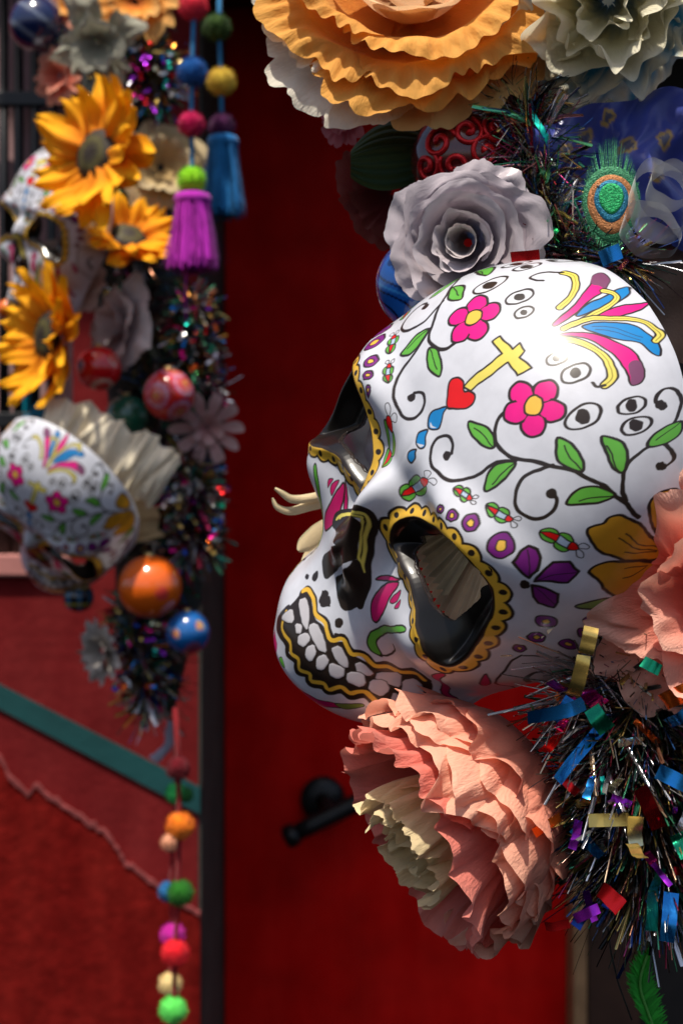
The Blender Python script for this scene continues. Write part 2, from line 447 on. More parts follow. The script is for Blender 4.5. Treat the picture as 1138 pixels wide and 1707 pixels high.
SHAPES=[
('s','k',5.4,1,[91,883,92,861,104,846,126,835,151,835,171,846,212,869,247,883,292,886,343,875,388,858]),
('s','k',4.8,1,[168,840,150,815,139,773,123,747,96,732,63,726,39,739,33,759,44,775,62,777,76,765]),
('p','k',0,1,[79,759,80,756,81,752,78,749,76,748,73,748,69,749,65,752,64,756,64,759,66,761,70,764,73,764,77,763]),
('s','k',4.8,1,[215,873,206,855,199,832,208,804,225,787,248,783,266,792,274,811,265,830,252,836]),
('p','k',0,1,[255,839,257,836,258,832,257,830,254,827,250,826,247,827,243,830,240,834,240,836,241,840,243,842,247,843,251,842]),
('s','k',4.8,1,[345,877,320,895,299,917,288,941,288,965,302,977,327,972,348,958,349,946]),
('p','k',0,1,[349,946,352,942,353,940,350,937,346,937,342,937,336,940,332,942,329,945,328,949,331,950,334,952,340,950,345,949]),
('s','k',4.6,1,[282,1011,273,1031,253,1052,227,1070,206,1074,198,1066,206,1051,218,1041]),
('p','k',0,1,[236,1043,240,1039,241,1035,241,1031,237,1029,232,1031,227,1032,221,1036,218,1040,216,1044,217,1047,219,1050,225,1048,230,1047]),
('p','g',3.2,1,[57,820,79,836,108,840,126,828,109,815,84,812]),
('s','k',1.8,1,[74,823,91,826,126,828]),
('p','g',3.2,1,[171,771,154,788,153,814,169,838,180,814,178,791]),
('s','k',1.8,1,[171,787,171,804,169,838]),
('p','g',3.2,1,[182,909,210,914,232,907,252,889,230,882,205,887]),
('s','k',1.8,1,[199,905,217,899,252,889]),
('p','g',3.2,1,[277,836,272,859,282,877,308,883,323,881,315,863,297,847]),
('s','k',1.8,1,[288,848,299,861,323,881]),
('p','g',3.2,1,[222,952,244,958,274,946,296,924,295,914,266,924,238,940]),
('s','k',1.8,1,[241,942,258,934,295,914]),
('p','g',3.2,1,[287,968,275,988,275,1009,291,1019,313,999,307,978]),
('s','k',1.8,1,[288,981,287,995,291,1019]),
('p','m',3.4,1,[84,937,93,933,100,926,103,918,102,910,97,902,88,898,79,897,70,901,63,907,60,915,61,925,66,932,75,937]),
('p','m',3.4,1,[104,968,113,964,121,956,124,948,123,940,119,933,111,929,102,929,94,932,87,938,83,948,84,956,88,964,95,968]),
('p','m',3.4,1,[141,953,149,949,156,942,160,933,158,925,154,918,147,915,138,915,129,919,123,926,120,934,120,944,124,950,132,953]),
('p','m',3.4,1,[142,917,151,913,157,906,160,897,158,889,153,882,145,878,136,878,129,882,122,889,120,898,121,906,126,913,134,917]),
('p','m',3.4,1,[106,911,115,907,121,901,124,893,122,883,117,877,109,873,99,871,91,875,85,882,82,890,84,899,89,906,97,910]),
('p','m',0,1,[88,932,95,930,100,925,102,918,101,911,97,906,91,903,84,903,77,905,73,910,71,917,71,924,75,929,81,932]),
('p','m',0,1,[106,958,112,956,117,950,120,944,119,938,116,933,111,930,104,929,98,932,92,937,90,944,90,950,93,956,99,958]),
('p','m',0,1,[136,946,143,944,148,938,150,932,150,926,147,921,142,918,135,918,129,921,124,926,121,933,122,938,125,944,131,946]),
('p','m',0,1,[138,914,145,911,149,906,151,901,150,894,147,889,140,886,135,886,128,889,124,894,121,901,122,907,126,911,132,914]),
('p','m',0,1,[107,910,113,907,118,902,121,895,119,890,115,885,109,881,102,881,95,883,92,889,90,894,91,901,94,906,100,910]),
('p','y',2.6,1,[113,936,121,933,126,928,130,921,130,914,126,909,120,905,113,903,106,906,100,911,97,918,97,925,100,932,106,934]),
('p','w',3.2,1,[101,1028,108,1024,114,1015,116,1004,116,993,112,985,106,980,99,980,93,984,87,993,85,1004,85,1015,88,1024,94,1028]),
('p','k',0,1,[105,1011,108,1007,110,1003,110,999,108,996,105,995,100,995,96,997,92,1001,90,1005,90,1009,92,1012,95,1013,100,1013]),
('p','w',3.2,1,[176,988,185,981,192,970,194,958,193,946,189,937,182,932,173,932,166,937,160,946,157,960,158,972,161,982,168,988]),
('p','k',0,1,[182,966,186,961,189,956,188,952,185,948,180,948,174,948,168,952,164,957,161,962,162,966,165,970,170,972,176,970]),
('p','w',3.2,1,[204,1035,211,1028,214,1020,215,1011,212,1004,207,999,201,996,194,999,188,1004,184,1012,183,1021,185,1029,190,1036,197,1037]),
('p','k',0,1,[204,1021,208,1017,211,1012,210,1009,208,1007,203,1007,198,1008,192,1012,189,1016,186,1021,186,1025,189,1027,192,1028,198,1025]),
('p','w',3.2,1,[244,1008,251,1003,255,995,256,985,253,978,248,973,242,970,234,973,228,978,223,987,222,996,224,1004,229,1009,236,1011]),
('p','k',0,1,[244,996,249,991,251,987,250,982,247,980,242,981,237,982,231,987,227,991,225,996,225,1000,229,1001,233,1001,239,1000]),
('p','w',3.2,1,[61,1015,67,1011,71,1005,72,999,71,991,68,985,63,982,57,982,52,985,49,992,47,999,48,1005,51,1011,56,1015]),
('p','k',0,1,[63,1003,64,1001,66,999,66,996,64,993,62,992,59,992,56,993,53,996,52,999,52,1001,54,1003,56,1004,59,1004]),
('p','u',2.2,1,[157,709,157,705,155,701,151,697,148,694,143,693,142,696,141,700,141,704,142,708,145,710,147,712,152,713,154,712]),
('p','y',1.4,1,[152,706,152,704,151,702,149,701,147,701,146,702,146,705,147,706,148,708,151,708]),
('p','u',2.2,1,[183,721,186,717,185,713,183,709,178,708,173,706,170,709,167,713,164,717,164,721,166,724,170,725,174,725,179,724]),
('p','y',1.4,1,[178,718,180,717,179,714,177,713,174,713,172,716,170,717,171,720,173,721,176,720]),
('p','u',2.2,1,[207,739,213,736,217,730,219,726,217,721,214,718,207,717,201,718,195,721,191,725,189,730,191,735,194,739,200,740]),
('p','y',1.4,1,[205,733,209,730,211,728,210,725,208,724,203,724,200,726,199,729,198,732,202,733]),
('p','u',2.2,1,[269,745,276,740,281,732,281,724,279,716,272,712,264,712,256,714,248,721,243,729,242,736,245,743,251,748,259,748]),
('p','y',1.4,1,[264,737,269,733,271,728,269,724,265,722,260,724,256,728,253,733,255,736,260,739]),
('p','u',2.2,1,[409,637,411,630,408,625,401,622,394,621,385,622,379,626,375,631,373,638,376,643,383,647,390,649,398,647,405,643]),
('p','y',1.4,1,[399,635,398,633,396,630,392,629,387,631,385,634,385,637,388,639,392,641,396,638]),
('p','u',2.2,1,[410,594,412,588,409,584,404,582,398,580,391,583,386,587,382,591,382,596,383,602,389,605,394,605,400,603,407,599]),
('p','y',1.4,1,[402,594,401,591,400,588,396,588,393,590,391,592,391,595,393,598,396,598,400,596]),
('p','u',2.2,1,[394,560,393,558,391,554,388,551,383,551,378,552,374,555,372,559,372,563,373,566,377,568,382,568,387,568,391,564]),
('p','y',1.4,1,[387,560,386,559,385,556,382,556,380,558,378,559,379,562,380,563,382,563,386,562]),
('p','u',2.2,1,[477,651,478,646,475,643,470,643,464,643,458,646,453,650,449,654,449,658,451,661,456,662,462,662,469,658,474,655]),
('p','y',1.4,1,[469,651,468,650,467,649,464,649,459,651,458,653,458,655,459,657,463,657,466,654]),
('p','u',2.2,1,[484,615,486,610,483,606,478,605,471,606,463,610,458,615,454,621,453,625,454,629,459,630,466,629,475,626,481,621]),
('p','y',1.4,1,[475,617,476,614,473,613,468,614,465,617,463,619,462,622,465,623,469,622,473,619]),
('p','u',2.2,1,[479,580,480,575,477,571,469,570,460,572,452,576,444,582,440,587,440,592,442,596,450,598,458,596,467,592,475,586]),
('p','y',1.4,1,[468,583,468,580,464,579,459,580,455,582,452,586,452,588,455,590,460,588,465,586]),
('q','u',3.2,1,[294,717,288,737,289,749,303,751,316,744,328,724,329,708,309,712]),
('q','u',3.2,1,[339,706,334,729,334,745,354,755,379,747,378,724,358,716]),
('q','u',3.2,1,[339,698,359,701,381,700,388,684,386,670,361,667,349,676]),
('p','k',0,1,[336,698,338,694,337,690,334,688,332,686,328,685,326,686,323,690,323,693,323,697,325,700,327,702,331,702,334,701]),
('s','k',1.2,1,[293,743,314,726,327,712]),
('s','k',1.2,1,[342,710,353,729,376,744]),
('s','k',1.2,1,[342,697,363,688,386,677]),
('p','g',1.8,1,[39,627,29,638,30,650,41,655,44,650]),
('p','g',1.8,1,[42,653,32,659,41,680,56,690,62,684]),
('s','k',1.3,1,[73,701,60,708,67,717,76,717,77,708]),
('p','g',1.8,1,[39,627,53,631,59,646,54,655,44,650]),
('p','g',1.8,1,[49,653,65,657,86,684,84,694,67,685]),
('s','k',1.3,1,[78,702,100,713,100,721,88,718,81,708]),
('q','r',1.6,1,[39,627,47,638,54,653,40,655,36,639]),
('q','j',1.6,1,[54,653,76,688,58,686,40,655]),
('p','r',1.6,1,[77,688,84,701,78,706,65,698,58,686]),
('p','g',1.8,1,[133,737,134,745,141,748,149,747,148,743]),
('p','g',1.8,1,[148,745,146,751,154,755,161,752,161,748]),
('s','k',1.3,1,[168,751,167,757,173,759,174,755,170,752]),
('p','g',1.8,1,[133,737,143,735,151,737,153,741,148,743]),
('p','g',1.8,1,[150,743,156,739,166,740,168,744,163,747]),
('s','k',1.3,1,[168,749,177,745,181,748,177,751,172,749]),
('q','r',1.6,1,[132,737,142,739,153,740,147,747,139,743]),
('q','j',1.6,1,[151,741,164,745,160,751,147,747]),
('p','r',1.6,1,[165,745,170,747,170,751,164,752,160,751]),
('p','g',1.8,1,[193,757,196,765,206,768,214,765,212,761]),
('p','g',1.8,1,[213,763,212,771,223,775,230,771,229,765]),
('s','k',1.3,1,[238,767,240,776,246,776,247,771,241,768]),
('p','g',1.8,1,[193,757,205,751,215,752,217,759,212,761]),
('p','g',1.8,1,[215,759,222,753,232,753,236,759,231,763]),
('s','k',1.3,1,[238,765,248,757,253,760,250,765,242,765]),
('q','r',1.6,1,[194,756,205,756,217,757,213,765,202,761]),
('q','j',1.6,1,[217,757,232,760,229,769,213,765]),
('p','r',1.6,1,[232,760,239,761,240,767,235,769,229,769]),
('p','g',1.8,1,[282,777,287,789,300,791,310,785,306,780]),
('p','g',1.8,1,[309,783,309,792,323,795,333,789,330,783]),
('s','k',1.3,1,[343,783,347,792,359,789,359,784,349,781]),
('p','g',1.8,1,[282,777,294,768,308,769,313,776,306,780]),
('p','g',1.8,1,[311,777,317,768,333,767,339,773,332,780]),
('s','k',1.3,1,[344,780,356,768,366,769,361,776,350,779]),
('q','r',1.6,1,[282,777,296,775,312,775,309,787,293,784]),
('q','j',1.6,1,[312,775,335,775,331,787,309,787]),
('p','r',1.6,1,[335,775,344,775,349,780,340,787,331,787]),
('q','c',2.6,0,[-6,847,-5,930,-39,930,-39,945,-2,949,-5,964,15,965,20,952,51,956,50,930,17,932,13,854]),
('p','r',2.6,0,[2,803,-19,819,-31,830,-34,840,-27,848,-13,850,2,844,11,852,25,855,34,844,32,830,18,815]),
('p','b',2.4,0,[1,802,-16,776,-7,760,6,757,19,768,15,780,5,792]),
('p','b',2.4,0,[5,753,-6,736,5,724,20,724,24,733,12,744]),
('p','b',2.4,0,[14,717,6,702,12,692,24,693,26,704,18,712]),
('p','w',0,0,[-2,763,6,760,15,768,6,764]),
('p','w',0,0,[7,725,18,725,21,732,13,728]),
('p','m',2.4,0,[3,1102,-1,1133,-1,1166,0,1205,10,1194,21,1153,17,1122]),
('p','b',2.4,0,[-10,1071,-23,1099,-33,1137,-46,1174,-52,1185,-30,1184,-12,1155,-6,1112,-4,1079]),
('p','m',2.4,0,[-8,1027,-20,1056,-39,1090,-73,1123,-103,1135,-106,1146,-77,1157,-51,1147,-37,1122,-18,1083,-1,1039]),
('p','v',0,0,[-74,1125,-102,1135,-105,1146,-77,1157,-53,1147,-63,1137]),
('s','k',11,0,[9,1055,3,1096,-8,1130,-20,1154,-36,1155,-48,1141]),
('s','c',6.5,0,[9,1055,3,1096,-8,1130,-20,1154,-36,1155,-48,1141]),
('s','o',1.3,0,[9,1055,3,1096,-8,1130,-20,1154,-36,1155,-48,1141]),
('p','b',2.4,0,[19,1068,22,1096,34,1127,51,1149,72,1153,104,1146,124,1127,106,1125,85,1125,69,1103,46,1082]),
('s','k',1,0,[27,1083,44,1115,76,1139]),
('s','k',1,0,[35,1083,55,1112,80,1131]),
('s','k',11,0,[11,1040,7,1075,16,1111,31,1146,46,1169,67,1171,82,1165,91,1149]),
('s','c',6.5,0,[11,1040,7,1075,16,1111,31,1146,46,1169,67,1171,82,1165,91,1149]),
('s','o',1.3,0,[11,1040,7,1075,16,1111,31,1146,46,1169,67,1171,82,1165,91,1149]),
('p','m',2.4,0,[19,1025,31,1062,55,1086,80,1100,108,1103,135,1091,160,1068,165,1050,153,1052,129,1066,105,1072,76,1072,47,1060]),
('p','v',0,0,[120,1080,121,1096,136,1090,159,1068,164,1051,153,1054]),
('s','k',12.5,0,[28,1023,47,1044,71,1058,98,1058,123,1050,138,1036,143,1020]),
('s','c',8,0,[28,1023,47,1044,71,1058,98,1058,123,1050,138,1036,143,1020]),
('s','o',1.3,0,[28,1023,47,1044,71,1058,98,1058,123,1050,138,1036,143,1020]),
('s','k',4,0,[143,1020,138,1009,129,1011]),
('s','k',12,0,[-36,1056,-55,1083,-79,1100,-106,1099,-131,1082]),
('s','c',7.5,0,[-36,1056,-55,1083,-79,1100,-106,1099,-131,1082]),
('s','o',1.3,0,[-36,1056,-55,1083,-79,1100,-106,1099,-131,1082]),
('s','k',4,0,[-131,1082,-144,1060,-149,1040,-144,1028,-127,1036,-119,1047]),
('p','a',3.4,1,[337,815,339,824,347,832,345,844,359,854,390,850,436,832,480,811,497,791,457,784,415,784,372,791,349,803]),
('p','a',3.4,1,[464,827,417,854,384,882,380,903,399,910,420,905,459,869,479,831]),
('p','a',3.4,1,[394,749,400,769,432,780,489,783,506,780,515,748,506,714,474,714,443,724,423,739]),
('s','k',1.6,1,[393,828,428,815,473,811]),
('s','k',1.6,1,[390,819,428,807,480,804]),
('s','k',1.6,1,[421,796,451,799,480,802]),
('s','k',1.6,1,[459,748,474,756,486,773]),
('s','k',1.6,1,[447,767,468,772,487,776]),
('p','l',2.8,1,[419,681,436,697,461,706,498,714,510,681,479,677,445,681]),
('p','n',2.6,1,[110,394,97,413,92,449,104,481,125,505,128,464,130,420,123,399]),
('p','n',2,1,[75,458,84,477,124,513,99,479]),
('p','n',1.6,1,[132,464,138,499,147,480,142,466]),
('p','n',1.4,1,[152,466,151,488,160,477]),
('p','g',2.2,1,[198,468,149,416,122,377,119,343,131,327,148,328,146,335,135,351,139,378,168,418,209,465]),
('s','k',2.6,1,[147,330,158,342,167,367,167,386]),
('p','k',0,1,[64,334,66,331,66,327,65,323,62,320,58,319,55,319,51,320,49,323,49,327,50,331,53,334,57,336,61,336]),
('p','k',0,1,[-51,330,-49,327,-48,324,-50,320,-53,318,-57,316,-61,316,-64,318,-66,320,-67,324,-65,327,-62,330,-58,331,-54,331]),
('p','k',0,1,[-70,308,-68,307,-67,304,-69,302,-70,300,-74,299,-78,298,-81,299,-82,300,-84,302,-83,304,-80,307,-77,308,-73,310]),
('p','k',0,1,[-20,328,-7,330,5,339,17,330,4,311]),
('s','k',17,0,[-90,436,-86,458,-9,543,12,564,22,564,28,543,33,509,42,479,57,453,69,425,71,393]),
('s','c',4.2,0,[-89,438,-85,460,-7,543,13,562,22,560,27,542,31,507,41,477,53,457]),
('s','c',3.2,0,[-85,450,-75,469,6,548,16,552,21,533,26,501,33,477,43,466]),
('p','k',2,0,[-89,428,-86,446,-10,527,14,543,20,527,23,493,34,466,10,473,-18,448]),
('p','k',2,0,[-69,358,-67,381,-20,445,13,484,30,474,30,458,-9,405,-27,353,-48,350]),
('p','k',2,0,[-3,365,-7,381,31,441,34,462,44,464,62,442,72,420,71,393,60,361,43,348,17,357]),
('p','k',0,2,[-54,273,-56,290,-37,302,12,290,48,295,74,290,95,307,121,299,150,302,165,315,186,322,210,334,232,326,249,299,278,256,286,227,264,224,225,237,184,239,156,224,124,208,85,196,52,196,18,198,-19,196,-60,194,-50,243]),
('s','k',10,2,[-50,243,-60,194,-29,192,2,202,18,189,43,197,54,182,79,196,87,181,113,201,127,197,145,220,165,220,184,239,208,229,234,232,265,222,299,217]),
('s','d',6.4,2,[-47,236,-36,213,-17,208,10,216,24,201,46,208,58,193,81,205,91,192,113,212,126,206,142,228,162,228,178,247,205,236,228,241,262,232]),
('s','k',10,2,[-54,283,-46,302,-15,304,10,296,40,304,72,295,84,312,112,303,126,312,150,304,162,320,183,318,203,338,227,327]),
('s','d',6.2,2,[-56,287,-44,302,-17,302,11,295,39,300,71,291,87,308,114,299,128,308,152,302,165,315,184,314,203,330,222,322]),
('q','t',1.2,2,[-39,272,-46,277,-38,290,-28,291,-4,285,8,279,21,267,19,263,0,261,-14,264]),
('q','t',1.2,2,[19,269,16,275,21,284,30,287,53,285,65,281,79,271,81,265,69,260,60,260,43,261,33,263]),
('q','t',1.2,2,[85,275,81,280,86,292,95,295,113,288,121,281,126,272,123,268,110,267,101,268]),
('q','t',1.2,2,[130,283,129,287,133,294,140,294,157,290,162,287,161,280,157,276,146,272,140,273]),
('q','t',1.2,2,[163,291,167,298,182,311,191,308,203,288,205,281,198,279,190,279,175,279,168,281]),
('q','t',1.2,2,[200,294,200,302,206,314,213,315,226,308,234,299,249,280,253,272,249,265,240,267,221,272,211,279]),
('q','t',1.2,2,[-47,218,-52,222,-43,249,-36,256,-21,253,-15,249,-13,241,-20,235]),
('q','t',1.2,2,[-5,245,-5,251,2,259,8,260,17,253,18,249,12,241,7,241]),
('q','t',1.2,2,[19,241,18,248,22,259,27,263,37,261,42,256,45,243,43,236,32,232,27,233]),
('q','t',1.2,2,[49,240,48,247,51,256,56,259,68,255,72,249,74,235,70,229,60,227,55,229]),
('q','t',1.2,2,[78,244,77,252,80,261,85,263,96,259,100,252,101,237,98,231,89,227,84,231]),
('q','t',1.2,2,[101,253,103,260,116,267,124,267,132,257,134,252,132,243,128,239,116,237,109,241]),
('q','t',1.2,2,[132,261,133,268,145,276,153,275,165,264,168,257,165,249,159,247,147,245,140,249]),
('q','t',1.2,2,[166,269,167,277,176,284,184,283,196,273,202,265,205,253,201,249,184,252,176,256]),
('q','t',1.2,2,[207,267,212,269,239,264,254,257,269,241,272,235,264,229,254,232,232,244,219,253]),
('p','n',1.5,0,[41,133,82,147,125,166,167,192,157,173,91,122,64,127]),
('p','n',1.2,0,[-49,153,-63,169,-28,168,-15,145,-30,147]),
('p','l',1.4,0,[147,178,185,216,193,210,169,180]),
('s','k',1.6,0,[198,213,211,222,225,218,243,213,226,204,207,204]),
('p','g',1.2,0,[-2,157,6,168,23,158,11,153]),
('s','k',2,1,[317,245,323,239,325,233,323,229,318,229,310,232,302,237,297,243,293,248,291,253,290,257,293,259,301,256,308,252,317,245]),
('p','k',0,1,[310,245,312,243,314,240,313,239,311,237,309,239,304,241,302,244,299,247,298,249,298,251,301,251,304,249,306,248]),
('p','n',2,1,[302,429,315,426,272,322,307,292,303,285,254,323]),
('p','n',2,1,[374,437,369,474,394,433,390,411]),
('s','k',3.6,1,[393,542,385,512,395,454,411,414,434,374,450,397]),
('s','k',3,1,[397,542,423,546,460,544]),
('s','k',7,1,[446,437,437,473,439,492,452,495]),
]
def build_mask(name, nr, nc, label, group, origin, X, Y, scale):
    x, y, z, Uc, Vc = mask_surface(nr, nc, RIM)
    col, te = mask_paint(Uc, Vc, SHAPES, RIMUV, 1200. / nr)
    z = z + te * .9
    hole = pdist(np.abs(x), y, crom(HOLE, True, 6)) > 0
    hole &= z > -120
    F = grid_faces(nr, nc)
    keep = ~(hole.ravel()[F].all(1))
    F = F[keep]
    V = np.stack([x, y, z], -1) * UNIT
    root = empty(name, origin, label, 'mask', group)
    X = np.array(X, float); X /= np.linalg.norm(X); Y = np.array(Y, float); Y -= X * (X @ Y); Y /= np.linalg.norm(Y); Z = np.cross(X, Y)
    R = np.stack([X, Y, Z], 1); R = np.stack([R[0], -R[2], R[1]])      # right/up/towards viewer -> world
    root.rotation_mode = 'QUATERNION'
    root.rotation_quaternion = Matrix(R.tolist()).to_quaternion()
    root.scale = (scale,) * 3
    o = link('shell', mesh_np('shell', V, F, col), MAT['mask'], root)
    # plastic thickness: an inner skin and the lip round each eye hole
    st = max(nr // 160, 1)
    xi, yi, zi, _, _ = mask_surface(nr // st, nc // st | 1, RIM)
    Vi = np.stack([xi * .985, yi * .985 - 3, zi - 7], -1) * UNIT
    Fi = grid_faces(*xi.shape)
    hi = (pdist(np.abs(xi), yi, crom(HOLE, True, 6)) > -3).ravel()
    Fi = Fi[~hi[Fi].any(1)][:, ::-1]
    link('inner_skin', mesh_np('inner_skin', Vi, Fi), MAT['mask_in'], root)
    ring = crom(HOLE, True, 6)
    for sg in (-1, 1):
        pts = []
        for a, b in ring:
            k = np.argmin((x - sg * a) ** 2 + (y - b) ** 2 + np.where(z < -120, 1e7, 0)); pts.append(np.array([x.ravel()[k], y.ravel()[k], z.ravel()[k]]))
        pts = np.array(pts); m = len(pts)
        fl = pts - pts.mean(0); fl[:, 2] = 0
        prof = [pts + [0, 0, 1.5], pts + (pts - pts.mean(0)) * -.012 + [0, 0, .5], pts + [0, 0, -4], pts + [0, 0, -9], pts + fl * .16 + [0, 0, -9.5]]
        Vr = np.stack(prof, 1).reshape(-1, 3) * UNIT
        link('eye_rim', mesh_np('eye_rim', Vr, grid_faces(m, 5, True)), M('dark_rim', (.035, .025, .022), rough=.25, coat=.5) if sg < 0 else bpy.data.materials['dark_rim'], root)
    return root
th_, ph_, tt_ = math.radians(28.6), math.radians(36.57), math.radians(45)
BX = np.array([math.cos(ph_) * math.sin(th_), -math.cos(ph_) * math.cos(th_), math.sin(ph_)])
e1_ = np.array([-BX[1], BX[0], 0]); e1_ /= np.linalg.norm(e1_); e2_ = np.cross(BX, e1_)
BY = math.cos(tt_) * e1_ + math.sin(tt_) * e2_
build_mask('skull_mask', 900, 801, 'large glossy white sugar skull mask in the foreground, painted with flowers', 'sugar skull masks', W(768, 655, 0), BX, BY, 1)

# ------------------------------------------------------------------ paper flowers
def four(rs, n=6, fu=6, ft=3):
    A = [(rs.uniform(.5, fu), rs.uniform(.2, ft), rs.uniform(0, 6.28), rs.uniform(.4, 1)) for _ in range(n)]
    return lambda u, t: sum(a * np.sin(6.283 * (f * u + g * t) + p) for f, g, p, a in A) / n
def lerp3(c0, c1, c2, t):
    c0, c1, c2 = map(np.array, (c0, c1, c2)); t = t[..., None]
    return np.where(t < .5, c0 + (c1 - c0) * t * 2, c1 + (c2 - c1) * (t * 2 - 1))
def petal_mesh(rs, a0, a1, R, H, cols, amp=8, freq=6, curl=10, pr=.7, ph=1.2, edge=.25, nu=48, nv=26, crum=4, puff=True, t0=.06, tipvar=.06, rope=0, point=0, kp=2.6, mott=.07, ball=0):
    """one petal in photo-pixel units: a sheet rising from the flower's axis (+Z), ruffled at its rim"""
    u, t = np.meshgrid(np.linspace(0, 1, nu), np.linspace(t0, 1, nv), indexing='ij')
    w = 2 * u - 1
    n1, n2, n3 = four(rs), four(rs, 6, 9, 5), four(rs, 5, 3, 1)
    te = t * (1 - edge * np.abs(w) ** 3.5 + point * (1 - np.abs(w)) ** 2 - .5 * point) * (1 + tipvar * n3(u, 0 * t) + .03 * n2(u * 2.5, 0 * t))
    P = 6.283 * freq * rs.uniform(.75, 1.25) * u + 3.4 * n3(u, 0 * t) + rs.uniform(0, 6.28) + 1.6 * n1(u, t)
    lump = ((np.abs(np.sin(P / 2)) ** .7) * 2 - 1.3 + .18 * np.abs(np.sin(P * 1.7 + 2 * n2(u, t)))) if puff else np.sin(P)
    k = te ** kp
    r = R * te ** pr + amp * k * lump + crum * n1(u, t) * te + crum * .5 * n2(u, t)
    h = H * te ** ph + amp * .55 * k * np.sin(P + 1.0) + crum * n2(u, t) * te
    if ball:
        r = r - R * te ** pr + R * np.sin(np.clip(te * ball, 0, 3)) ** .9; h = h - H * te ** ph + H * (1 - np.cos(te * ball))
    c = np.clip((te - .8) / .2, 0, 1.2) ** 2
    r = r + curl * c; h = h - curl * .75 * c
    if rope:
        q = 6.283 * rope * u + 5 * (te - .85)
        s = np.exp(-((te - .95) / .05) ** 2); r = r + s * 6 * np.abs(np.sin(q / 2)); h = h + s * 5 * np.cos(q)
    phi = a0 + (a1 - a0) * (.5 + .5 * w * (.55 + .45 * te ** .5)) + .02 * np.cos(P) * k
    V = np.stack([r * np.cos(phi), r * np.sin(phi), h], -1)
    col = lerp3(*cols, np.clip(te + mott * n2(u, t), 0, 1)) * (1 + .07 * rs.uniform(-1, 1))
    return V, np.clip(col, 0, 1), np.stack([u, t], -1)
def flower(name, label, cat, px, py, d, axis, layers, mat='paper', group=None, seed=1, roll=0.0, size=1.0):
    rs = np.random.RandomState(seed)
    root = empty(name, W(px, py, d), label, cat, group, aim(camv(*axis), roll))
    s = UNIT * kk(d) * size
    for Ly in layers:
        L = dict(Ly); n = L.pop('n'); ov = L.pop('ov', 1.35); ang = L.pop('ang', rs.uniform(0, 6.28)); up = L.pop('up', 0); only = L.pop('only', None); pcols = L.pop('pcols', None)
        arc = L.pop('arc', 6.283)
        for i in range(n):
            if only is not None and i not in only: continue
            Li = dict(L)
            if pcols and i in pcols: Li['cols'] = pcols[i]
            c = ang + arc * i / n; hw = arc / n * ov / 2
            V, col, uv = petal_mesh(rs, c - hw, c + hw, R=Li.pop('R') * rs.uniform(.95, 1.05), H=Li.pop('H') * rs.uniform(.95, 1.05), **Li)
            V = V + [0, 0, up + (i % 2) * 3]
            nu, nv = V.shape[:2]
            link('petal', mesh_np('petal', V.reshape(-1, 3) * s, grid_faces(nu, nv), col, uv), MAT[mat], root)
    return root
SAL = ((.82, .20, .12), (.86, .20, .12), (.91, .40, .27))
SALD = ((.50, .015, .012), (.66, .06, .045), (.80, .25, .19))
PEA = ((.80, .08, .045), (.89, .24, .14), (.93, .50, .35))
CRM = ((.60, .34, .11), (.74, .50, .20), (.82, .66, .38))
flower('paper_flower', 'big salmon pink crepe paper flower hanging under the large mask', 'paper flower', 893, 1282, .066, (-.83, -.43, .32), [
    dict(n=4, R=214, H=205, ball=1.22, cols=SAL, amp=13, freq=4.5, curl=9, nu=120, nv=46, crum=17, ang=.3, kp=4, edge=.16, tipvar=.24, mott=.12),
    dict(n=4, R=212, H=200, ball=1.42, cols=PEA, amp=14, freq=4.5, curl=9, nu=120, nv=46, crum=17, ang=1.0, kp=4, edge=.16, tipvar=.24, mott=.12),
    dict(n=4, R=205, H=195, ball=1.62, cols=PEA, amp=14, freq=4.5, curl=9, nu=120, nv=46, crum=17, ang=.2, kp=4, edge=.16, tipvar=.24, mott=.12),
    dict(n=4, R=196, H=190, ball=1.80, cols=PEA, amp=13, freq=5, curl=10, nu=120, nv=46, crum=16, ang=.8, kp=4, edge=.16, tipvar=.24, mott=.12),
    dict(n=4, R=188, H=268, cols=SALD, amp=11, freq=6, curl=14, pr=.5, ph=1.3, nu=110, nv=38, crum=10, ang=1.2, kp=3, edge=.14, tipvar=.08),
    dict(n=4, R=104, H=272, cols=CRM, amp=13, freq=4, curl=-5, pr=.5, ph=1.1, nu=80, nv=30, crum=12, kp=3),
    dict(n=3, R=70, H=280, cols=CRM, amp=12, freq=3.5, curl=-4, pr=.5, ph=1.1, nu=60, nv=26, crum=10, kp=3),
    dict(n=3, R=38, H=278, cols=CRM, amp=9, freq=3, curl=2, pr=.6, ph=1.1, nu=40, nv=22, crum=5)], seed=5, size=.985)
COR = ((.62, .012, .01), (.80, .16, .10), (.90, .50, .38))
flower('paper_flower', 'coral paper flower with pale crumpled rims against the large mask temple', 'paper flower', 1192, 982, -.012, (-.45, -.12, .88), [
    dict(n=5, R=215, H=40, cols=COR, amp=15, freq=2.2, curl=10, pr=.85, ph=1.3, nu=60, nv=36, crum=16, puff=False, ang=3.95, point=.15),
    dict(n=4, R=165, H=85, cols=COR, amp=14, freq=2.2, curl=10, pr=.8, ph=1.3, nu=60, nv=36, crum=14, puff=False, ang=3.3, point=.15),
    dict(n=3, R=95, H=100, cols=COR, amp=10, freq=2, curl=5, pr=.7, ph=1.2, nu=44, nv=26, crum=10, puff=False)], seed=12)
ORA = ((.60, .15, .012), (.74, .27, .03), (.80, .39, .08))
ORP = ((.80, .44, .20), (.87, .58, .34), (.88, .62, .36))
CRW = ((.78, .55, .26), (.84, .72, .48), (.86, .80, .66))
OCH = ((.64, .26, .05), (.74, .38, .09), (.78, .48, .17))
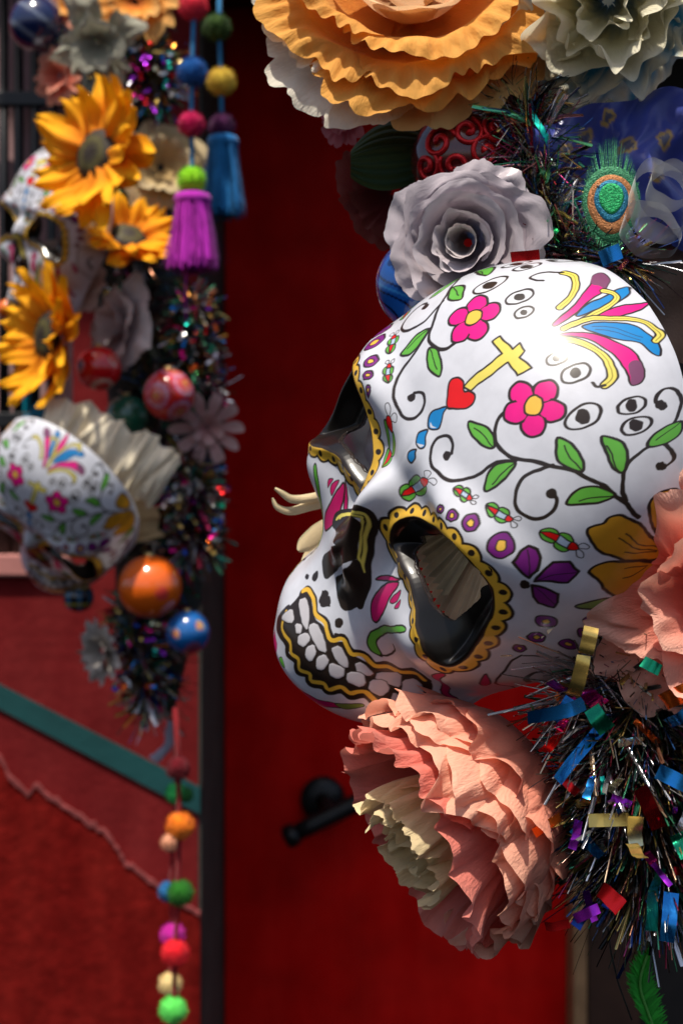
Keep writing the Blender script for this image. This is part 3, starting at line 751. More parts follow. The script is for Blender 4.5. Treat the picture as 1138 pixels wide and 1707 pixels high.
flower('paper_flower', 'huge orange and cream paper flower at the top of the near garland', 'paper flower', 688, 4, .13, (-.06, .42, .90), [
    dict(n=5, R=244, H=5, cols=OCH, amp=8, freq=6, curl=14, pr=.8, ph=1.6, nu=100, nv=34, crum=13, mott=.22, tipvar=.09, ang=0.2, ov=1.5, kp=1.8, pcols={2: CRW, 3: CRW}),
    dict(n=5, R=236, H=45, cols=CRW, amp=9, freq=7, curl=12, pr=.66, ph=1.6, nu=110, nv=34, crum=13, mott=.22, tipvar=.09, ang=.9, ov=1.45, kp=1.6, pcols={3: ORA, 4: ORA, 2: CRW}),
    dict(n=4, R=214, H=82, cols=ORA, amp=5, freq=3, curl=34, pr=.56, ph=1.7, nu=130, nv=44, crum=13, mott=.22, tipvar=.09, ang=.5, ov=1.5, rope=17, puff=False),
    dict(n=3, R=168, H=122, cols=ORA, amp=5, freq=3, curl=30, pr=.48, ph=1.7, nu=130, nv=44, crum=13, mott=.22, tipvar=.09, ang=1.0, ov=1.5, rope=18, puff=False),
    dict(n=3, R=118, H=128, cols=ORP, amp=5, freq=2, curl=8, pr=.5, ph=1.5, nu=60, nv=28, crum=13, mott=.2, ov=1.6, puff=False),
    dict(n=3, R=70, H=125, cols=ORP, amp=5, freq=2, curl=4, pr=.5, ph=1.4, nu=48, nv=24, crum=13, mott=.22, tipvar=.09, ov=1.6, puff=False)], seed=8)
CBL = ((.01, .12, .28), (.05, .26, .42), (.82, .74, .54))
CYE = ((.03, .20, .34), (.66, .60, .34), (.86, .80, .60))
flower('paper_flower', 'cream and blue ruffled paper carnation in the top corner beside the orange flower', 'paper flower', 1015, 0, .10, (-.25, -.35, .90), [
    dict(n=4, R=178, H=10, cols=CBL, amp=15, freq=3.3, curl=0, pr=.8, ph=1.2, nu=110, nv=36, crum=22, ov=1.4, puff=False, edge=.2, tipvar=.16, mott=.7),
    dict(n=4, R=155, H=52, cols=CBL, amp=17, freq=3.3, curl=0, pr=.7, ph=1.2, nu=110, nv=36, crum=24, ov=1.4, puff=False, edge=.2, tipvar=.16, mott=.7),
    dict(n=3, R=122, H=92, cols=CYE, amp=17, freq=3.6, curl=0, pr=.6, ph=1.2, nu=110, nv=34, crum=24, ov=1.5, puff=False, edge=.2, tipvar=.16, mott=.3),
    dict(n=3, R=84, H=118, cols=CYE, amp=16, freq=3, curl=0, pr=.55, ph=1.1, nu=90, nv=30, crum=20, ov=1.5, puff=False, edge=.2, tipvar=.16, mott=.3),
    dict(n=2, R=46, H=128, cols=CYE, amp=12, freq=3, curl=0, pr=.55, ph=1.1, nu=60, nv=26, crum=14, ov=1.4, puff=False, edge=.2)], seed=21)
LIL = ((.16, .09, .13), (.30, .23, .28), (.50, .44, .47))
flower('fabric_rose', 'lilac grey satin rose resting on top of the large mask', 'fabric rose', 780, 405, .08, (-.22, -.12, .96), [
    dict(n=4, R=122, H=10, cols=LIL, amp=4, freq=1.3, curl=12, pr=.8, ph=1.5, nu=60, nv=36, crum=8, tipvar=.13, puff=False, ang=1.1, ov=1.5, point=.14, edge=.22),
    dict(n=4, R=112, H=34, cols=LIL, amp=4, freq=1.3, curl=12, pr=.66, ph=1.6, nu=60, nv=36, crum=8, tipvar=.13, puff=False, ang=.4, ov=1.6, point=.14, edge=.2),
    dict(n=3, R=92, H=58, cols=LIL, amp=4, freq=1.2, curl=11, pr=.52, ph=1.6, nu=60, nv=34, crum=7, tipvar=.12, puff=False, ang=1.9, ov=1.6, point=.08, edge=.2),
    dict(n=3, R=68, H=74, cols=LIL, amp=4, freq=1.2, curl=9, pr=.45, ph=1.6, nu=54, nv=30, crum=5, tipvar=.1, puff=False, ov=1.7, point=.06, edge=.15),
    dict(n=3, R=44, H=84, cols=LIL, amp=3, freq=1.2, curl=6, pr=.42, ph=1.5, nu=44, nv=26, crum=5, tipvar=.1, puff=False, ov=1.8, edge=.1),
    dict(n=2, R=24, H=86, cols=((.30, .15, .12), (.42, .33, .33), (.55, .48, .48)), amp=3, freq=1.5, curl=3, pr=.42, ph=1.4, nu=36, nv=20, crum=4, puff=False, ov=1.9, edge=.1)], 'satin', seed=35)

# ------------------------------------------------------------------ ornaments
def sphere(n=64):
    th, ph = np.meshgrid(np.linspace(0, 2 * math.pi, n, endpoint=False), np.linspace(1e-3, math.pi - 1e-3, n // 2 + 1), indexing='ij')
    return np.stack([np.sin(ph) * np.cos(th), np.sin(ph) * np.sin(th), np.cos(ph)], -1), grid_faces(n, n // 2 + 1, True)
def ball(name, label, px, py, d, r, paint, mat='gloss', n=64, axis=(0, 1, .2), group='ball ornaments', cap=True, cat='ornament'):
    """paint(P): P unit directions in right/up/towards viewer"""
    root = empty(name, W(px, py, d), label, cat, group)
    R = r * UNIT * kk(d)
    S, F = sphere(n); P = S.reshape(-1, 3)
    vd = np.stack([P[:, 0], P[:, 2], -P[:, 1]], -1)
    link('globe', mesh_np('globe', P * R, F, paint(vd)), MAT[mat], root)
    if cap:
        a = camv(*axis)
        c_ = M('ornament_cap', (.55, .42, .18), rough=.3, metal=.9) if 'ornament_cap' not in bpy.data.materials else bpy.data.materials['ornament_cap']
        tube('cap', [a * R * .96, a * R * 1.1], R * .16, c_, root, 14)
    return root
def mixc(a, b, f):
    return np.asarray(a) * (1 - f[:, None]) + np.asarray(b) * f[:, None]
def rings(P, cols, spots):
    """flat colour with painted rosettes: spots = (dir, [(radius, colour), ...])"""
    c = np.empty((len(P), 3)); c[:] = cols
    for dv, rr in spots:
        dv = np.array(dv, float); dv /= np.linalg.norm(dv)
        a = np.arccos(np.clip(P @ dv, -1, 1))
        for rad, cc in rr: c = mixc(c, cc, np.clip((rad - a) * 30 + .5, 0, 1))
    return c
def blue_swirl(P):
    lon = np.arctan2(P[:, 0], P[:, 2]); lat = np.arcsin(np.clip(P[:, 1], -1, 1))
    a = np.sin(5 * lon + 3.2 * np.sin(3.2 * lat + .6) + 2 * lat); b = np.sin(9 * lat + 3 * np.sin(4 * lon))
    c = mixc((.008, .07, .30), (.003, .008, .05), np.clip((.28 - np.abs(a)) * 7 + .5, 0, 1))
    return mixc(c, (.03, .20, .50), np.clip((a - .9) * 8, 0, .8))
ball('ornament', 'deep blue ball ornament with navy swirls tucked behind the lilac rose', 706, 474, .105, 80, blue_swirl, n=128, axis=(.5, .8, -.2))
red_orn = ball('ornament', 'dark red ball ornament with raised scrolls under the orange flower', 772, 268, .125, 88, lambda P: rings(P, (.10, .004, .006), []), n=96, axis=(.3, .9, 0))
m_scroll = M('red_glitter', (.62, .012, .015), rough=.3, metal=.5, bump=.5, bscale=900, bdist=.0005)
Rr = 88 * UNIT * kk(.125)
def on_ball(lon, lat, R=Rr * 1.012): return Vector((math.sin(lon) * math.cos(lat), -math.cos(lon) * math.cos(lat), math.sin(lat))) * R
for (lo, la, sz, sg, ro) in [(-.55, .15, .30, 1, .3), (.0, .35, .28, -1, 1.2), (-.25, -.3, .28, 1, 2.5), (.35, -.05, .30, 1, .2), (-.85, -.25, .26, -1, .8), (.15, -.55, .25, -1, 2.2), (-.5, .6, .25, -1, 2.9), (.6, .4, .26, 1, 1.6)]:
    pts = []
    for i in range(34):
        t = i / 33; r = sz * (1 - t) ** .8 + .03; a = ro + sg * t * 9
        pts.append(on_ball(lo + r * math.cos(a), la + r * math.sin(a)))
    tube('scroll', pts, np.linspace(.0011, .0018, 34), m_scroll, red_orn, 6)

# ------------------------------------------------------------------ tinsel
TP = [(.75, .55, .18), (.8, .8, .82), (.1, .45, .25), (.6, .08, .25), (.08, .25, .6), (.55, .42, .16), (.3, .3, .32), (.16, .10, .08), (.45, .2, .12), (.02, .02, .022), (.05, .03, .03), (.55, .55, .58), (.06, .20, .10), (.30, .02, .05), (.03, .08, .30), (.40, .30, .08), (.10, .05, .04), (.03, .03, .03), (.03, .12, .10)]
def needles(name, parent, spine, n, l0, l1, wd, spread, seed, pal=TP, thick=0, wide=2.2, back=.35):
    """thin foil needles standing off a spine; spine = (photo x, photo y, depth)"""
    rs = np.random.RandomState(seed)
    pts = np.array([tuple(W(*p)) for p in spine]); ds = np.array([p[2] for p in spine])
    seg = np.linalg.norm(np.diff(pts, axis=0), axis=1); cum = np.concatenate([[0], np.cumsum(seg)])
    Vs = []; Fs = []; Cs = []; b = 0
    for i in range(n):
        q = rs.uniform(0, cum[-1]); P = np.array([np.interp(q, cum, pts[:, k]) for k in range(3)])
        sc = UNIT * kk(np.interp(q, cum, ds))
        dr = rs.normal(size=3); dr[1] = dr[1] * .9 - back; dr /= np.linalg.norm(dr)
        P = P + dr * rs.uniform(0, spread) * sc
        L = rs.uniform(l0, l1) * sc; w = wd * sc * rs.uniform(.6, 1.4) * (1 + wide * (rs.rand() < .12))
        side = np.cross(dr, rs.normal(size=3)); side /= np.linalg.norm(side); nn = np.cross(dr, side)
        bend = rs.uniform(-.35, .35) * L
        g = np.array([0, 0, -1]) * rs.uniform(0, .25) * L
        for t in (0, .5, 1.):
            c = P + dr * L * t + nn * bend * t * t + g * t * t
            tw = side * math.cos(t * 1.2) + nn * math.sin(t * 1.2); tn = nn * math.cos(t * 1.2) - side * math.sin(t * 1.2)
            Vs += [c - tw * w / 2, c + tn * w * .4, c + tw * w / 2]
        cc = np.array(pal[rs.randint(len(pal))]) * rs.uniform(.6, 1.4); Cs += [cc] * 9
        Fs += [(b, b + 1, b + 4, b + 3), (b + 1, b + 2, b + 5, b + 4), (b + 3, b + 4, b + 7, b + 6), (b + 4, b + 5, b + 8, b + 7)]; b += 9
    o = link(name, mesh_np(name, np.array(Vs), np.array(Fs), np.clip(Cs, 0, 1)), MAT['foil'], parent)
    o['kind'] = 'stuff'
    return o
FC = dict(gold=(.72, .50, .14), blue=(.02, .22, .62), mag=(.72, .01, .25), green=(.01, .25, .13), red=(.68, .015, .02), orange=(.85, .16, .02), teal=(.01, .42, .33), purple=(.28, .02, .45), pale=(.72, .66, .42), navy=(.01, .04, .25), silver=(.6, .6, .62))
def foil_strip(parent, x0, y0, x1, y1, w, c, d, seed, d1=None):
    rs = np.random.RandomState(seed)
    a = np.array(W(x0, y0, d)); e = np.array(W(x1, y1, d + rs.uniform(-.01, .01) if d1 is None else d1)); s = UNIT * kk(d)
    ax = e - a; L = np.linalg.norm(ax); ax /= L
    vw = np.array([0, -1., 0]) + rs.normal(size=3) * .25; sd = np.cross(ax, vw); sd /= np.linalg.norm(sd); nn = np.cross(sd, ax)
    Vs = []; bend = rs.uniform(-.18, .18); tw = rs.uniform(-.7, .7)
    for t in np.linspace(0, 1, 9):
        p = a + ax * L * t + nn * L * bend * math.sin(math.pi * t) + nn * s * 2 * math.sin(9 * t + seed)
        sv = sd * math.cos(tw * (t - .5)) + nn * math.sin(tw * (t - .5))
        for v in (-.5, 0, .5): Vs.append(p + sv * w * s * v + nn * s * 1.5 * (abs(v) - .25))
    col = np.tile(np.array(FC[c]), (27, 1))
    V = np.array(Vs); o0 = V.mean(0)
    return link('foil_strip', mesh_np('foil_strip', V - np.array(parent.location), grid_faces(9, 3), col), MAT['foil'], parent)
def at_root(o, root):
    o.location = -root.location; return o
tg = empty('tinsel_garland', W(1060, 1330, .10), 'multicoloured tinsel garland with foil strips spilling over the salmon flower', 'tinsel garland')
at_root(needles('needles', tg, [(1095, 1100, .035), (1075, 1200, .035), (1075, 1330, .035), (1085, 1425, .04)], 14000, 45, 150, 2.3, 75, 1), tg)
at_root(needles('long_needles', tg, [(985, 1110, .02), (1000, 1180, .025), (1060, 1300, .03)], 420, 90, 175, 3.2, 40, 2, [(.7, .7, .72), (.5, .5, .5), (.6, .45, .3), (.2, .2, .2)]), tg)
core = tube('core', [Vector(W(1120, 1030, .13)) - tg.location, Vector(W(1105, 1250, .135)) - tg.location, Vector(W(1110, 1540, .14)) - tg.location], [.012, .02, .012], MAT['dark'], tg, 12)
for i, (a, b, c_, d_, w, cc, dep) in enumerate([(985, 1045, 975, 1090, 25, 'gold', .02), (972, 1092, 955, 1158, 25, 'gold', .02), (878, 1196, 974, 1172, 24, 'blue', .03), (972, 1150, 1003, 1178, 30, 'mag', .025), (985, 1180, 1012, 1218, 30, 'green', .03),
        (1000, 1215, 928, 1302, 20, 'blue', .05), (945, 1200, 905, 1252, 18, 'red', .05), (1105, 1170, 1145, 1152, 30, 'orange', .03), (1095, 1285, 1145, 1310, 26, 'blue', .03), (1066, 1312, 1098, 1382, 26, 'red', .02),
        (980, 1368, 1048, 1366, 22, 'gold', .04), (1060, 1362, 1060, 1412, 26, 'pale', .025), (1052, 1405, 1070, 1432, 22, 'gold', .03), (955, 1380, 1002, 1428, 18, 'blue', .05), (1100, 1448, 1085, 1552, 30, 'teal', .04),
        (1118, 1488, 1110, 1570, 25, 'blue', .045), (1000, 1482, 1034, 1514, 30, 'red', .03), (990, 1505, 958, 1545, 20, 'navy', .05), (1018, 1328, 1052, 1342, 12, 'purple', .04), (1070, 1102, 1100, 1118, 20, 'green', .03),
        (1074, 1420, 1090, 1440, 16, 'mag', .03), (1112, 1205, 1145, 1188, 20, 'blue', .04), (885, 1180, 905, 1200, 20, 'green', .045), (1030, 1240, 1070, 1235, 14, 'pale', .04), (1125, 1390, 1145, 1430, 24, 'green', .04),
        (960, 1340, 1000, 1330, 16, 'gold', .05), (930, 1290, 962, 1322, 14, 'red', .05), (1040, 1270, 1075, 1285, 12, 'gold', .05), (1095, 1130, 1135, 1140, 14, 'mag', .05)]):
    foil_strip(tg, a, b, c_, d_, w, cc, dep - .045, 50 + i)
rs_ = np.random.RandomState(5)
for i in range(34):
    x, y = rs_.uniform(930, 1140), rs_.uniform(1120, 1540); a = rs_.uniform(0, 6.283); L = rs_.uniform(14, 55)
    foil_strip(tg, x, y, x + L * math.cos(a), y + L * math.sin(a), rs_.uniform(7, 18), list(FC)[rs_.randint(len(FC))], rs_.uniform(-.015, .02), 400 + i)
ug = empty('tinsel_garland', W(930, 300, .12), 'dark upper tinsel strand between the orange flower and the large mask', 'tinsel garland')
at_root(needles('needles', ug, [(840, 150, .12), (885, 210, .11), (890, 330, .10), (940, 425, .09), (1050, 440, .085)], 1700, 40, 100, 2.0, 36, 4, TP + [(.2, .01, .02), (.1, .1, .11)]), ug)
at_root(needles('long_needles', ug, [(900, 190, .10), (930, 400, .09), (1040, 440, .08)], 70, 60, 110, 2.8, 25, 6, [(.7, .7, .72), (.5, .2, .2), (.1, .4, .2)]), ug)
tube('core', [Vector(W(x, y, .2)) - ug.location for x, y in ((980, -160), (990, 100), (1010, 300), (1040, 520))], .03, MAT['dark'], ug, 12)
for i, (a, b, c_, d_, w, cc, dep) in enumerate([(852, 432, 898, 428, 24, 'red', .045), (1000, 432, 1034, 418, 26, 'blue', .06), (905, 378, 925, 392, 20, 'teal', .07), (1085, 440, 1135, 436, 4, 'silver', .07), (850, 200, 905, 205, 16, 'red', .1), (880, 185, 915, 240, 10, 'teal', .1)]):
    foil_strip(ug, a, b, c_, d_, w, cc, dep, 90 + i)

# ------------------------------------------------------------------ cloths, leaf and straw of the near garland
def sheet(name, corners, d, nu, nv, fn, colfn, mat, parent=None, uv=True):
    """corners: four photo pixels (tl, tr, br, bl); fn(u,v) -> (dx px, dy px, toward viewer px)"""
    u, v = np.meshgrid(np.linspace(0, 1, nu), np.linspace(0, 1, nv), indexing='ij')
    c = np.array(corners, float)
    p = (c[0] * (1 - u[..., None]) + c[1] * u[..., None]) * (1 - v[..., None]) + (c[3] * (1 - u[..., None]) + c[2] * u[..., None]) * v[..., None]
    dx, dy, dz = fn(u, v)
    s = UNIT * kk(d)
    X = (p[..., 0] + dx - 569) * s; Z = H0 + (853.5 - p[..., 1] - dy) * s; Y = d - dz * s
    o0 = W(c[:, 0].mean(), c[:, 1].mean(), d)
    V = np.stack([X, Y, Z], -1).reshape(-1, 3) - (np.array(o0) if parent is None else np.array(parent.location))
    o = link(name, mesh_np(name, V, grid_faces(nu, nv), colfn(u, v, p[..., 0] + dx, p[..., 1] + dy), np.stack([u, v], -1)), mat, parent)
    if parent is None: o.location = o0
    return o
def satin_col(u, v, x, y):
    c = np.empty(u.shape + (3,)); c[:] = (.04, .06, .32)
    def f(m, cc):
        nonlocal c
        c = c * (1 - m[..., None]) + np.array(cc) * m[..., None]
    for (a, b, r) in [(892, 302, 17), (915, 348, 17), (880, 380, 12), (936, 262, 12), (975, 232, 14), (960, 300, 10), (1040, 250, 14), (1085, 300, 14), (1100, 240, 14), (1010, 200, 12), (930, 410, 12)]:
        d_ = np.hypot((x - a), (y - b) * .8 + .2 * (x - a)) + 1.8 * np.sin(np.arctan2(y - b, x - a) * 3 + a) + 1.2 * np.sin(np.arctan2(y - b, x - a) * 7)
        f(np.clip((r - d_) / 2, 0, 1), (.42, .26, .07)); f(np.clip((r - 5 - d_) / 2, 0, 1), (.07, .07, .12))
    return c
folds = lambda u, v: (14 * np.sin(7 * v + 2 * u) + 7 * np.sin(17 * v + 3), 12 * np.sin(6 * u + 1) + 7 * np.sin(15 * u), 26 * np.sin(8 * u + 4 * v) + 13 * np.sin(15 * u - 7 * v + 1) + 6 * np.sin(27 * u + 13 * v) + 26 * np.sin(3.1 * u))
cl = sheet('satin_cloth', [(872, 205), (1160, 150), (1170, 415), (872, 440)], .106, 90, 80, folds, satin_col, MAT['satin'])
tag(cl, 'royal blue satin cloth with gold ringed spots behind the large mask', 'cloth')
# peacock eye
pe = empty('peacock_eye', W(1018, 338, .07), 'glittery peacock feather eye with green centre on the blue satin', 'feather', rot=aim(camv(-.1, .05, 1)))
m_gl = M('glitter', attr=True, rough=.35, metal=.55, bump=1., bscale=1400, bdist=.0006, var=.35, vscale=900)
su = UNIT * kk(.07)
for i, (rx, ry, cc, oy) in enumerate([(48, 58, (.02, .13, .06), 4), (40, 46, (.30, .12, .04), 2), (29, 33, (.01, .13, .22), 6), (21, 24, (.01, .26, .08), 9)]):
    a = np.arange(40) / 40 * 2 * math.pi
    tip = 1 + .22 * np.clip(-np.sin(a), 0, 1) ** 3
    prof = []
    for k_, zz in ((1.0, -1), (.97, .3), (.8, .5), (.4, .6), (.02, .7)):
        prof.append(np.stack([rx * k_ * np.cos(a), ry * k_ * np.sin(a) * tip + oy, 0 * a + zz + i * .9], -1))
    V = np.stack(prof, 1).reshape(-1, 3) * su
    link('eye_ring' if i < 3 else 'eye_centre', mesh_np('eye_ring', V, grid_faces(40, 5, True), np.tile(cc, (len(V), 1))), m_gl, pe)
rs_ = np.random.RandomState(4); Vs = []; Fs = []; Cs = []
for i in range(420):
    a = rs_.uniform(0, 6.283); L = rs_.uniform(6, 16) + 46 * max(0, math.sin(a)) ** 3 + 30 * max(0, -math.sin(a)) ** 4
    p = np.array([44 * math.cos(a), 54 * math.sin(a), -1]); q = np.array([44 * math.cos(a) * (1 + .004 * L), 54 * math.sin(a) + L * (math.sin(a) * .9 + .1), -2 + rs_.uniform(-1, 2)]) + [L * .25 * math.cos(a), 0, 0]
    t = np.array([-math.sin(a), math.cos(a), 0]) * .8
    b = len(Vs); Vs += [p - t, p + t, q]; Fs.append((b, b + 1, b + 2)); Cs += [np.array((.04, .22, .10)) * rs_.uniform(.4, 1.3)] * 3
link('barbs', mesh_np('barbs', np.array(Vs) * su, np.array(Fs), Cs), m_gl, pe)
# clear organza bow
m_org = M('organza', (.75, .77, .78), rough=.35, alpha=.38, sheen=.5, bump=.3, bscale=300)
bow = empty('ribbon_bow', W(1095, 350, .055), 'translucent pale organza ribbon loops beside the peacock feather eye', 'ribbon')
for (cx_, cy_, rx, ry, ro, wd) in [(1100, 335, 45, 60, .4, 46), (1085, 385, 50, 34, -.5, 40), (1120, 310, 40, 32, .1, 36)]:
    a, w = np.meshgrid(np.linspace(0, 2 * math.pi, 44), np.linspace(-.5, .5, 9), indexing='ij')
    x = rx * np.cos(a); y = ry * np.sin(a); z = w * wd * (1 - .45 * np.cos(a)) + 4 * np.sin(5 * a)
    xr_, yr_ = x * math.cos(ro) - y * math.sin(ro), x * math.sin(ro) + y * math.cos(ro)
    yr_ = yr_ + z * .35
    V = np.stack([(xr_ + cx_ - 1095), -z, (yr_ + 350 - cy_)], -1).reshape(-1, 3) * UNIT * kk(.07)
    link('loop', mesh_np('loop', V, grid_faces(44, 9)), m_org, bow)
# brown cloth on the right edge
br = sheet('brown_cloth', [(1060, 395), (1190, 370), (1190, 620), (1075, 590)], .12, 50, 50, lambda u, v: (5 * np.sin(8 * v), 0 * u, 9 * np.sin(5 * v + 2 * u) + 5 * np.sin(14 * v + 4 * u) + 3 * np.sin(9 * u)),
           lambda u, v, x, y: np.tile(np.array((.16, .10, .07)), u.shape + (1,)), M('brown_linen', attr=True, rough=.85, bump=.6, bscale=700, bdist=.0006, var=.12))
tag(br, 'brown linen cloth behind the crown of the large mask', 'cloth')
# pleated green leaf with dark flower under it
lf = empty('pleated_leaf', W(650, 262, .14), 'dark green pleated leaf curling out from under the orange flower', 'leaf')
n1_, n2_ = 60, 40
u, v = np.meshgrid(np.linspace(0, 1, n1_), np.linspace(-1, 1, n2_), indexing='ij')
x = 70 - 150 * u + 14 * u * u; wv = 58 * np.sin(math.pi * (.12 + .8 * u)) ** .7
y = v * wv + 8 - 18 * u * u; z = 34 * np.cos(v * 1.9) * (.4 + .6 * u) + 5 * np.abs(np.sin(v * 13))
c = np.empty(u.shape + (3,)); c[:] = (.020, .055, .016); s_ = np.clip(np.sin(v * 26) * 3, 0, 1)[..., None]; c = c * (1 - s_) + np.array((.055, .095, .02)) * s_
link('blade', mesh_np('blade', np.stack([x, -z, y], -1).reshape(-1, 3) * UNIT * kk(.14), grid_faces(n1_, n2_), c), MAT['matte'], lf)
tube('stalk', [Vector((x_, 0, y_)) * UNIT * kk(.14) for x_, y_ in ((60, 8), (110, 10), (160, 20))], .0016, MAT['dark'], lf, 6)
DRK = ((.09, .004, .006), (.15, .008, .010), (.20, .04, .03))
flower('paper_flower', 'dark red paper flower half hidden under the pleated leaf', 'paper flower', 660, 318, .17, (-.5, -.4, .76), [
    dict(n=5, R=95, H=20, cols=DRK, amp=7, freq=3, curl=6, nu=30, nv=16), dict(n=4, R=60, H=45, cols=DRK, amp=7, freq=3, curl=4, nu=30, nv=16)], seed=61)
flower('paper_flower', 'small rose pink flower peeping out below the cream petals', 'paper flower', 575, 196, .16, (-.6, -.2, .75), [
    dict(n=5, R=42, H=10, cols=((.35, .03, .05), (.50, .09, .12), (.60, .20, .22)), amp=4, freq=3, curl=4, nu=24, nv=14, crum=2), dict(n=4, R=25, H=18, cols=((.35, .03, .05), (.50, .09, .12), (.60, .2, .22)), amp=3, freq=3, curl=2, nu=20, nv=12, crum=2)], seed=62)
# straw fan seen through the eye holes, with loose ends past the mask's cheek
def fan_mesh(r0, r1, a0, a1, nple, depth, cup, nu=8):
    n = nple * nu + 1
    u, t = np.meshgrid(np.linspace(0, 1, n), np.linspace(0, 1, 18), indexing='ij')
    a = a0 + (a1 - a0) * u; r = r0 + (r1 - r0) * t * (1 + .015 * np.sin(u * nple * 6.283))
    z = depth * np.sin(u * nple * 6.283) * (.35 + .65 * t) + cup * t * t
    tint = .85 + .25 * np.sin(u * 37) * np.sin(u * 11 + 1)
    col = np.array((.95, .74, .47)) * tint[..., None]
    return np.stack([r * np.cos(a), r * np.sin(a), z], -1).reshape(-1, 3), grid_faces(n, 18), np.clip(col, 0, 1), np.stack([u, t], -1)
BZ = np.cross(BX, BY)
def mask_pt(x, y, z):
    """a point in the large mask's own frame, in world metres"""
    c_ = np.array([768 - 569, 853.5 - 655, -FPX]) + x * BX + y * BY + z * BZ
    return Vector((c_[0] * UNIT, -c_[2] * UNIT - D0, H0 + c_[1] * UNIT))
fq = Matrix(np.stack([[BX[0], BY[0], BZ[0]], [-BX[2], -BY[2], -BZ[2]], [BX[1], BY[1], BZ[1]]]).tolist()).to_quaternion()
sf = empty('straw_fan', mask_pt(95, -140, -130), 'pleated tan straw fan seen through the near eye hole of the large mask', 'straw fan', rot=fq)
V, F, c, uv = fan_mesh(12, 262, -2.2, -.22, 30, 4.5, 10)
link('fan', mesh_np('fan', V * UNIT, F, c, uv), MAT['straw'], sf)
V, F, c, uv = fan_mesh(12, 215, -2.1, -1.35, 10, 4, 22)
link('fan', mesh_np('fan', V * UNIT + np.array([0, 0, .003]), F, c * [.75, .86, .9], uv), MAT['straw'], sf)
def straw_strip(parent, pts, widths, d, seed):
    P = np.array([(p[0], p[1]) for p in crom(pts, False, 6)]); w = np.interp(np.linspace(0, 1, len(P)), np.linspace(0, 1, len(widths)), widths)
    T = np.gradient(P, axis=0); T /= np.linalg.norm(T, axis=1, keepdims=True); Nn = np.stack([-T[:, 1], T[:, 0]], -1)
    Vs = []; rs = np.random.RandomState(seed)
    for i in range(len(P)):
        for j, v in enumerate(np.linspace(-1, 1, 7)):
            q = P[i] + Nn[i] * v * w[i]; z = 5 * math.cos(v * 1.5) + 1.5 * math.sin(j * 3 + i * .2)
            p = W(q[0], q[1], d); Vs.append((p.x - parent.location.x, p.y - z * UNIT - parent.location.y, p.z - parent.location.z))
    n = len(P); uu, vv = np.meshgrid(np.linspace(0, 1, n), np.linspace(0, 1, 7), indexing='ij')
    col = np.tile(np.array((.80, .64, .38)), (len(Vs), 1)) * rs.uniform(.85, 1.1)
    return link('straw_leaf', mesh_np('straw_leaf', np.array(Vs), grid_faces(n, 7), col, np.stack([vv, uu], -1)), MAT['straw'], parent)
sl = empty('straw_flower', W(600, 850, .15), 'pale straw leaves sticking out past the far cheek of the large mask', 'dried flower')
straw_strip(sl, [(458, 814), (470, 822), (488, 832), (520, 830), (560, 822), (640, 815)], [2, 5, 7, 8, 10, 14], .12, 1)
straw_strip(sl, [(454, 830), (462, 845), (485, 852), (520, 842), (560, 832), (640, 820)], [1.5, 5, 7, 9, 11, 14], .122, 2)
straw_strip(sl, [(497, 918), (508, 908), (530, 890), (560, 872), (640, 830)], [3, 14, 17, 16, 14], .135, 3)
straw_strip(sl, [(505, 938), (520, 922), (545, 900), (640, 840)], [4, 12, 16, 14], .14, 4)
straw_strip(sl, [(610, 720), (618, 760), (640, 800), (670, 830)], [10, 16, 16, 12], .15, 5)
u, v = np.meshgrid(np.linspace(-1, 1, 40), np.linspace(-1, 1, 40), indexing='ij')
V = np.stack([u * 85, v * 95 + 10 * np.sin(3 * u), 9 * np.sin(5 * v + 2 * u) + 4 * np.sin(11 * u - 4 * v)], -1).reshape(-1, 3) * UNIT
lc = link('lilac_cloth', mesh_np('lilac_cloth', V, grid_faces(40, 40), np.tile(np.array((.60, .53, .58)), (1600, 1)), np.stack([u, v], -1)), MAT['satin'], None, mask_pt(-165, -250, -100))
lc.rotation_mode = 'QUATERNION'; lc.rotation_quaternion = fq
tag(lc, 'grey lilac cloth showing through the far eye hole of the large mask', 'cloth')
# green feather under the garland
fe = empty('feather', W(1078, 1720, .10), 'bright green feather with a ragged edge hanging below the tinsel', 'feather')
rs_ = np.random.RandomState(9); Vs = []; Fs = []; Cs = []
sp = crom([(1100, 1740), (1080, 1690), (1066, 1640), (1078, 1592)], False, 12)
for i, p in enumerate(sp):
    t = i / (len(sp) - 1); w = 26 * math.sin(math.pi * (.12 + .86 * t)) ** .8
    for sg in (-1, 1):
        for k_ in range(3):
            a0 = np.array(W(p[0], p[1], .10)); q = W(p[0] + sg * w * rs_.uniform(.75, 1.15), p[1] - 16 - k_ * 4 + rs_.uniform(-4, 4), .10 - rs_.uniform(0, .004))
            b = len(Vs); Vs += [a0 + [0, 0, .002], a0 - [0, 0, .0022], np.array(q)]; Fs.append((b, b + 1, b + 2)); Cs += [np.array((.03, .42, .03)) * rs_.uniform(.7, 1.2)] * 3
link('barbs', mesh_np('barbs', np.array(Vs) - np.array(fe.location), np.array(Fs), Cs, smooth=False), MAT['matte'], fe)
tube('shaft', [Vector(W(a, b, .0985)) - fe.location for a, b in sp], .0007, M('feather_shaft', (.10, .38, .06), rough=.5), fe, 6)
th = tube('loose_thread', [W(1012, 1545, .09), W(1018, 1590, .09), W(1030, 1640, .092), W(1052, 1700, .095)], .0004, MAT['dark'])
tag(th, 'thin dark thread dangling under the tinsel beside the green feather', 'thread')

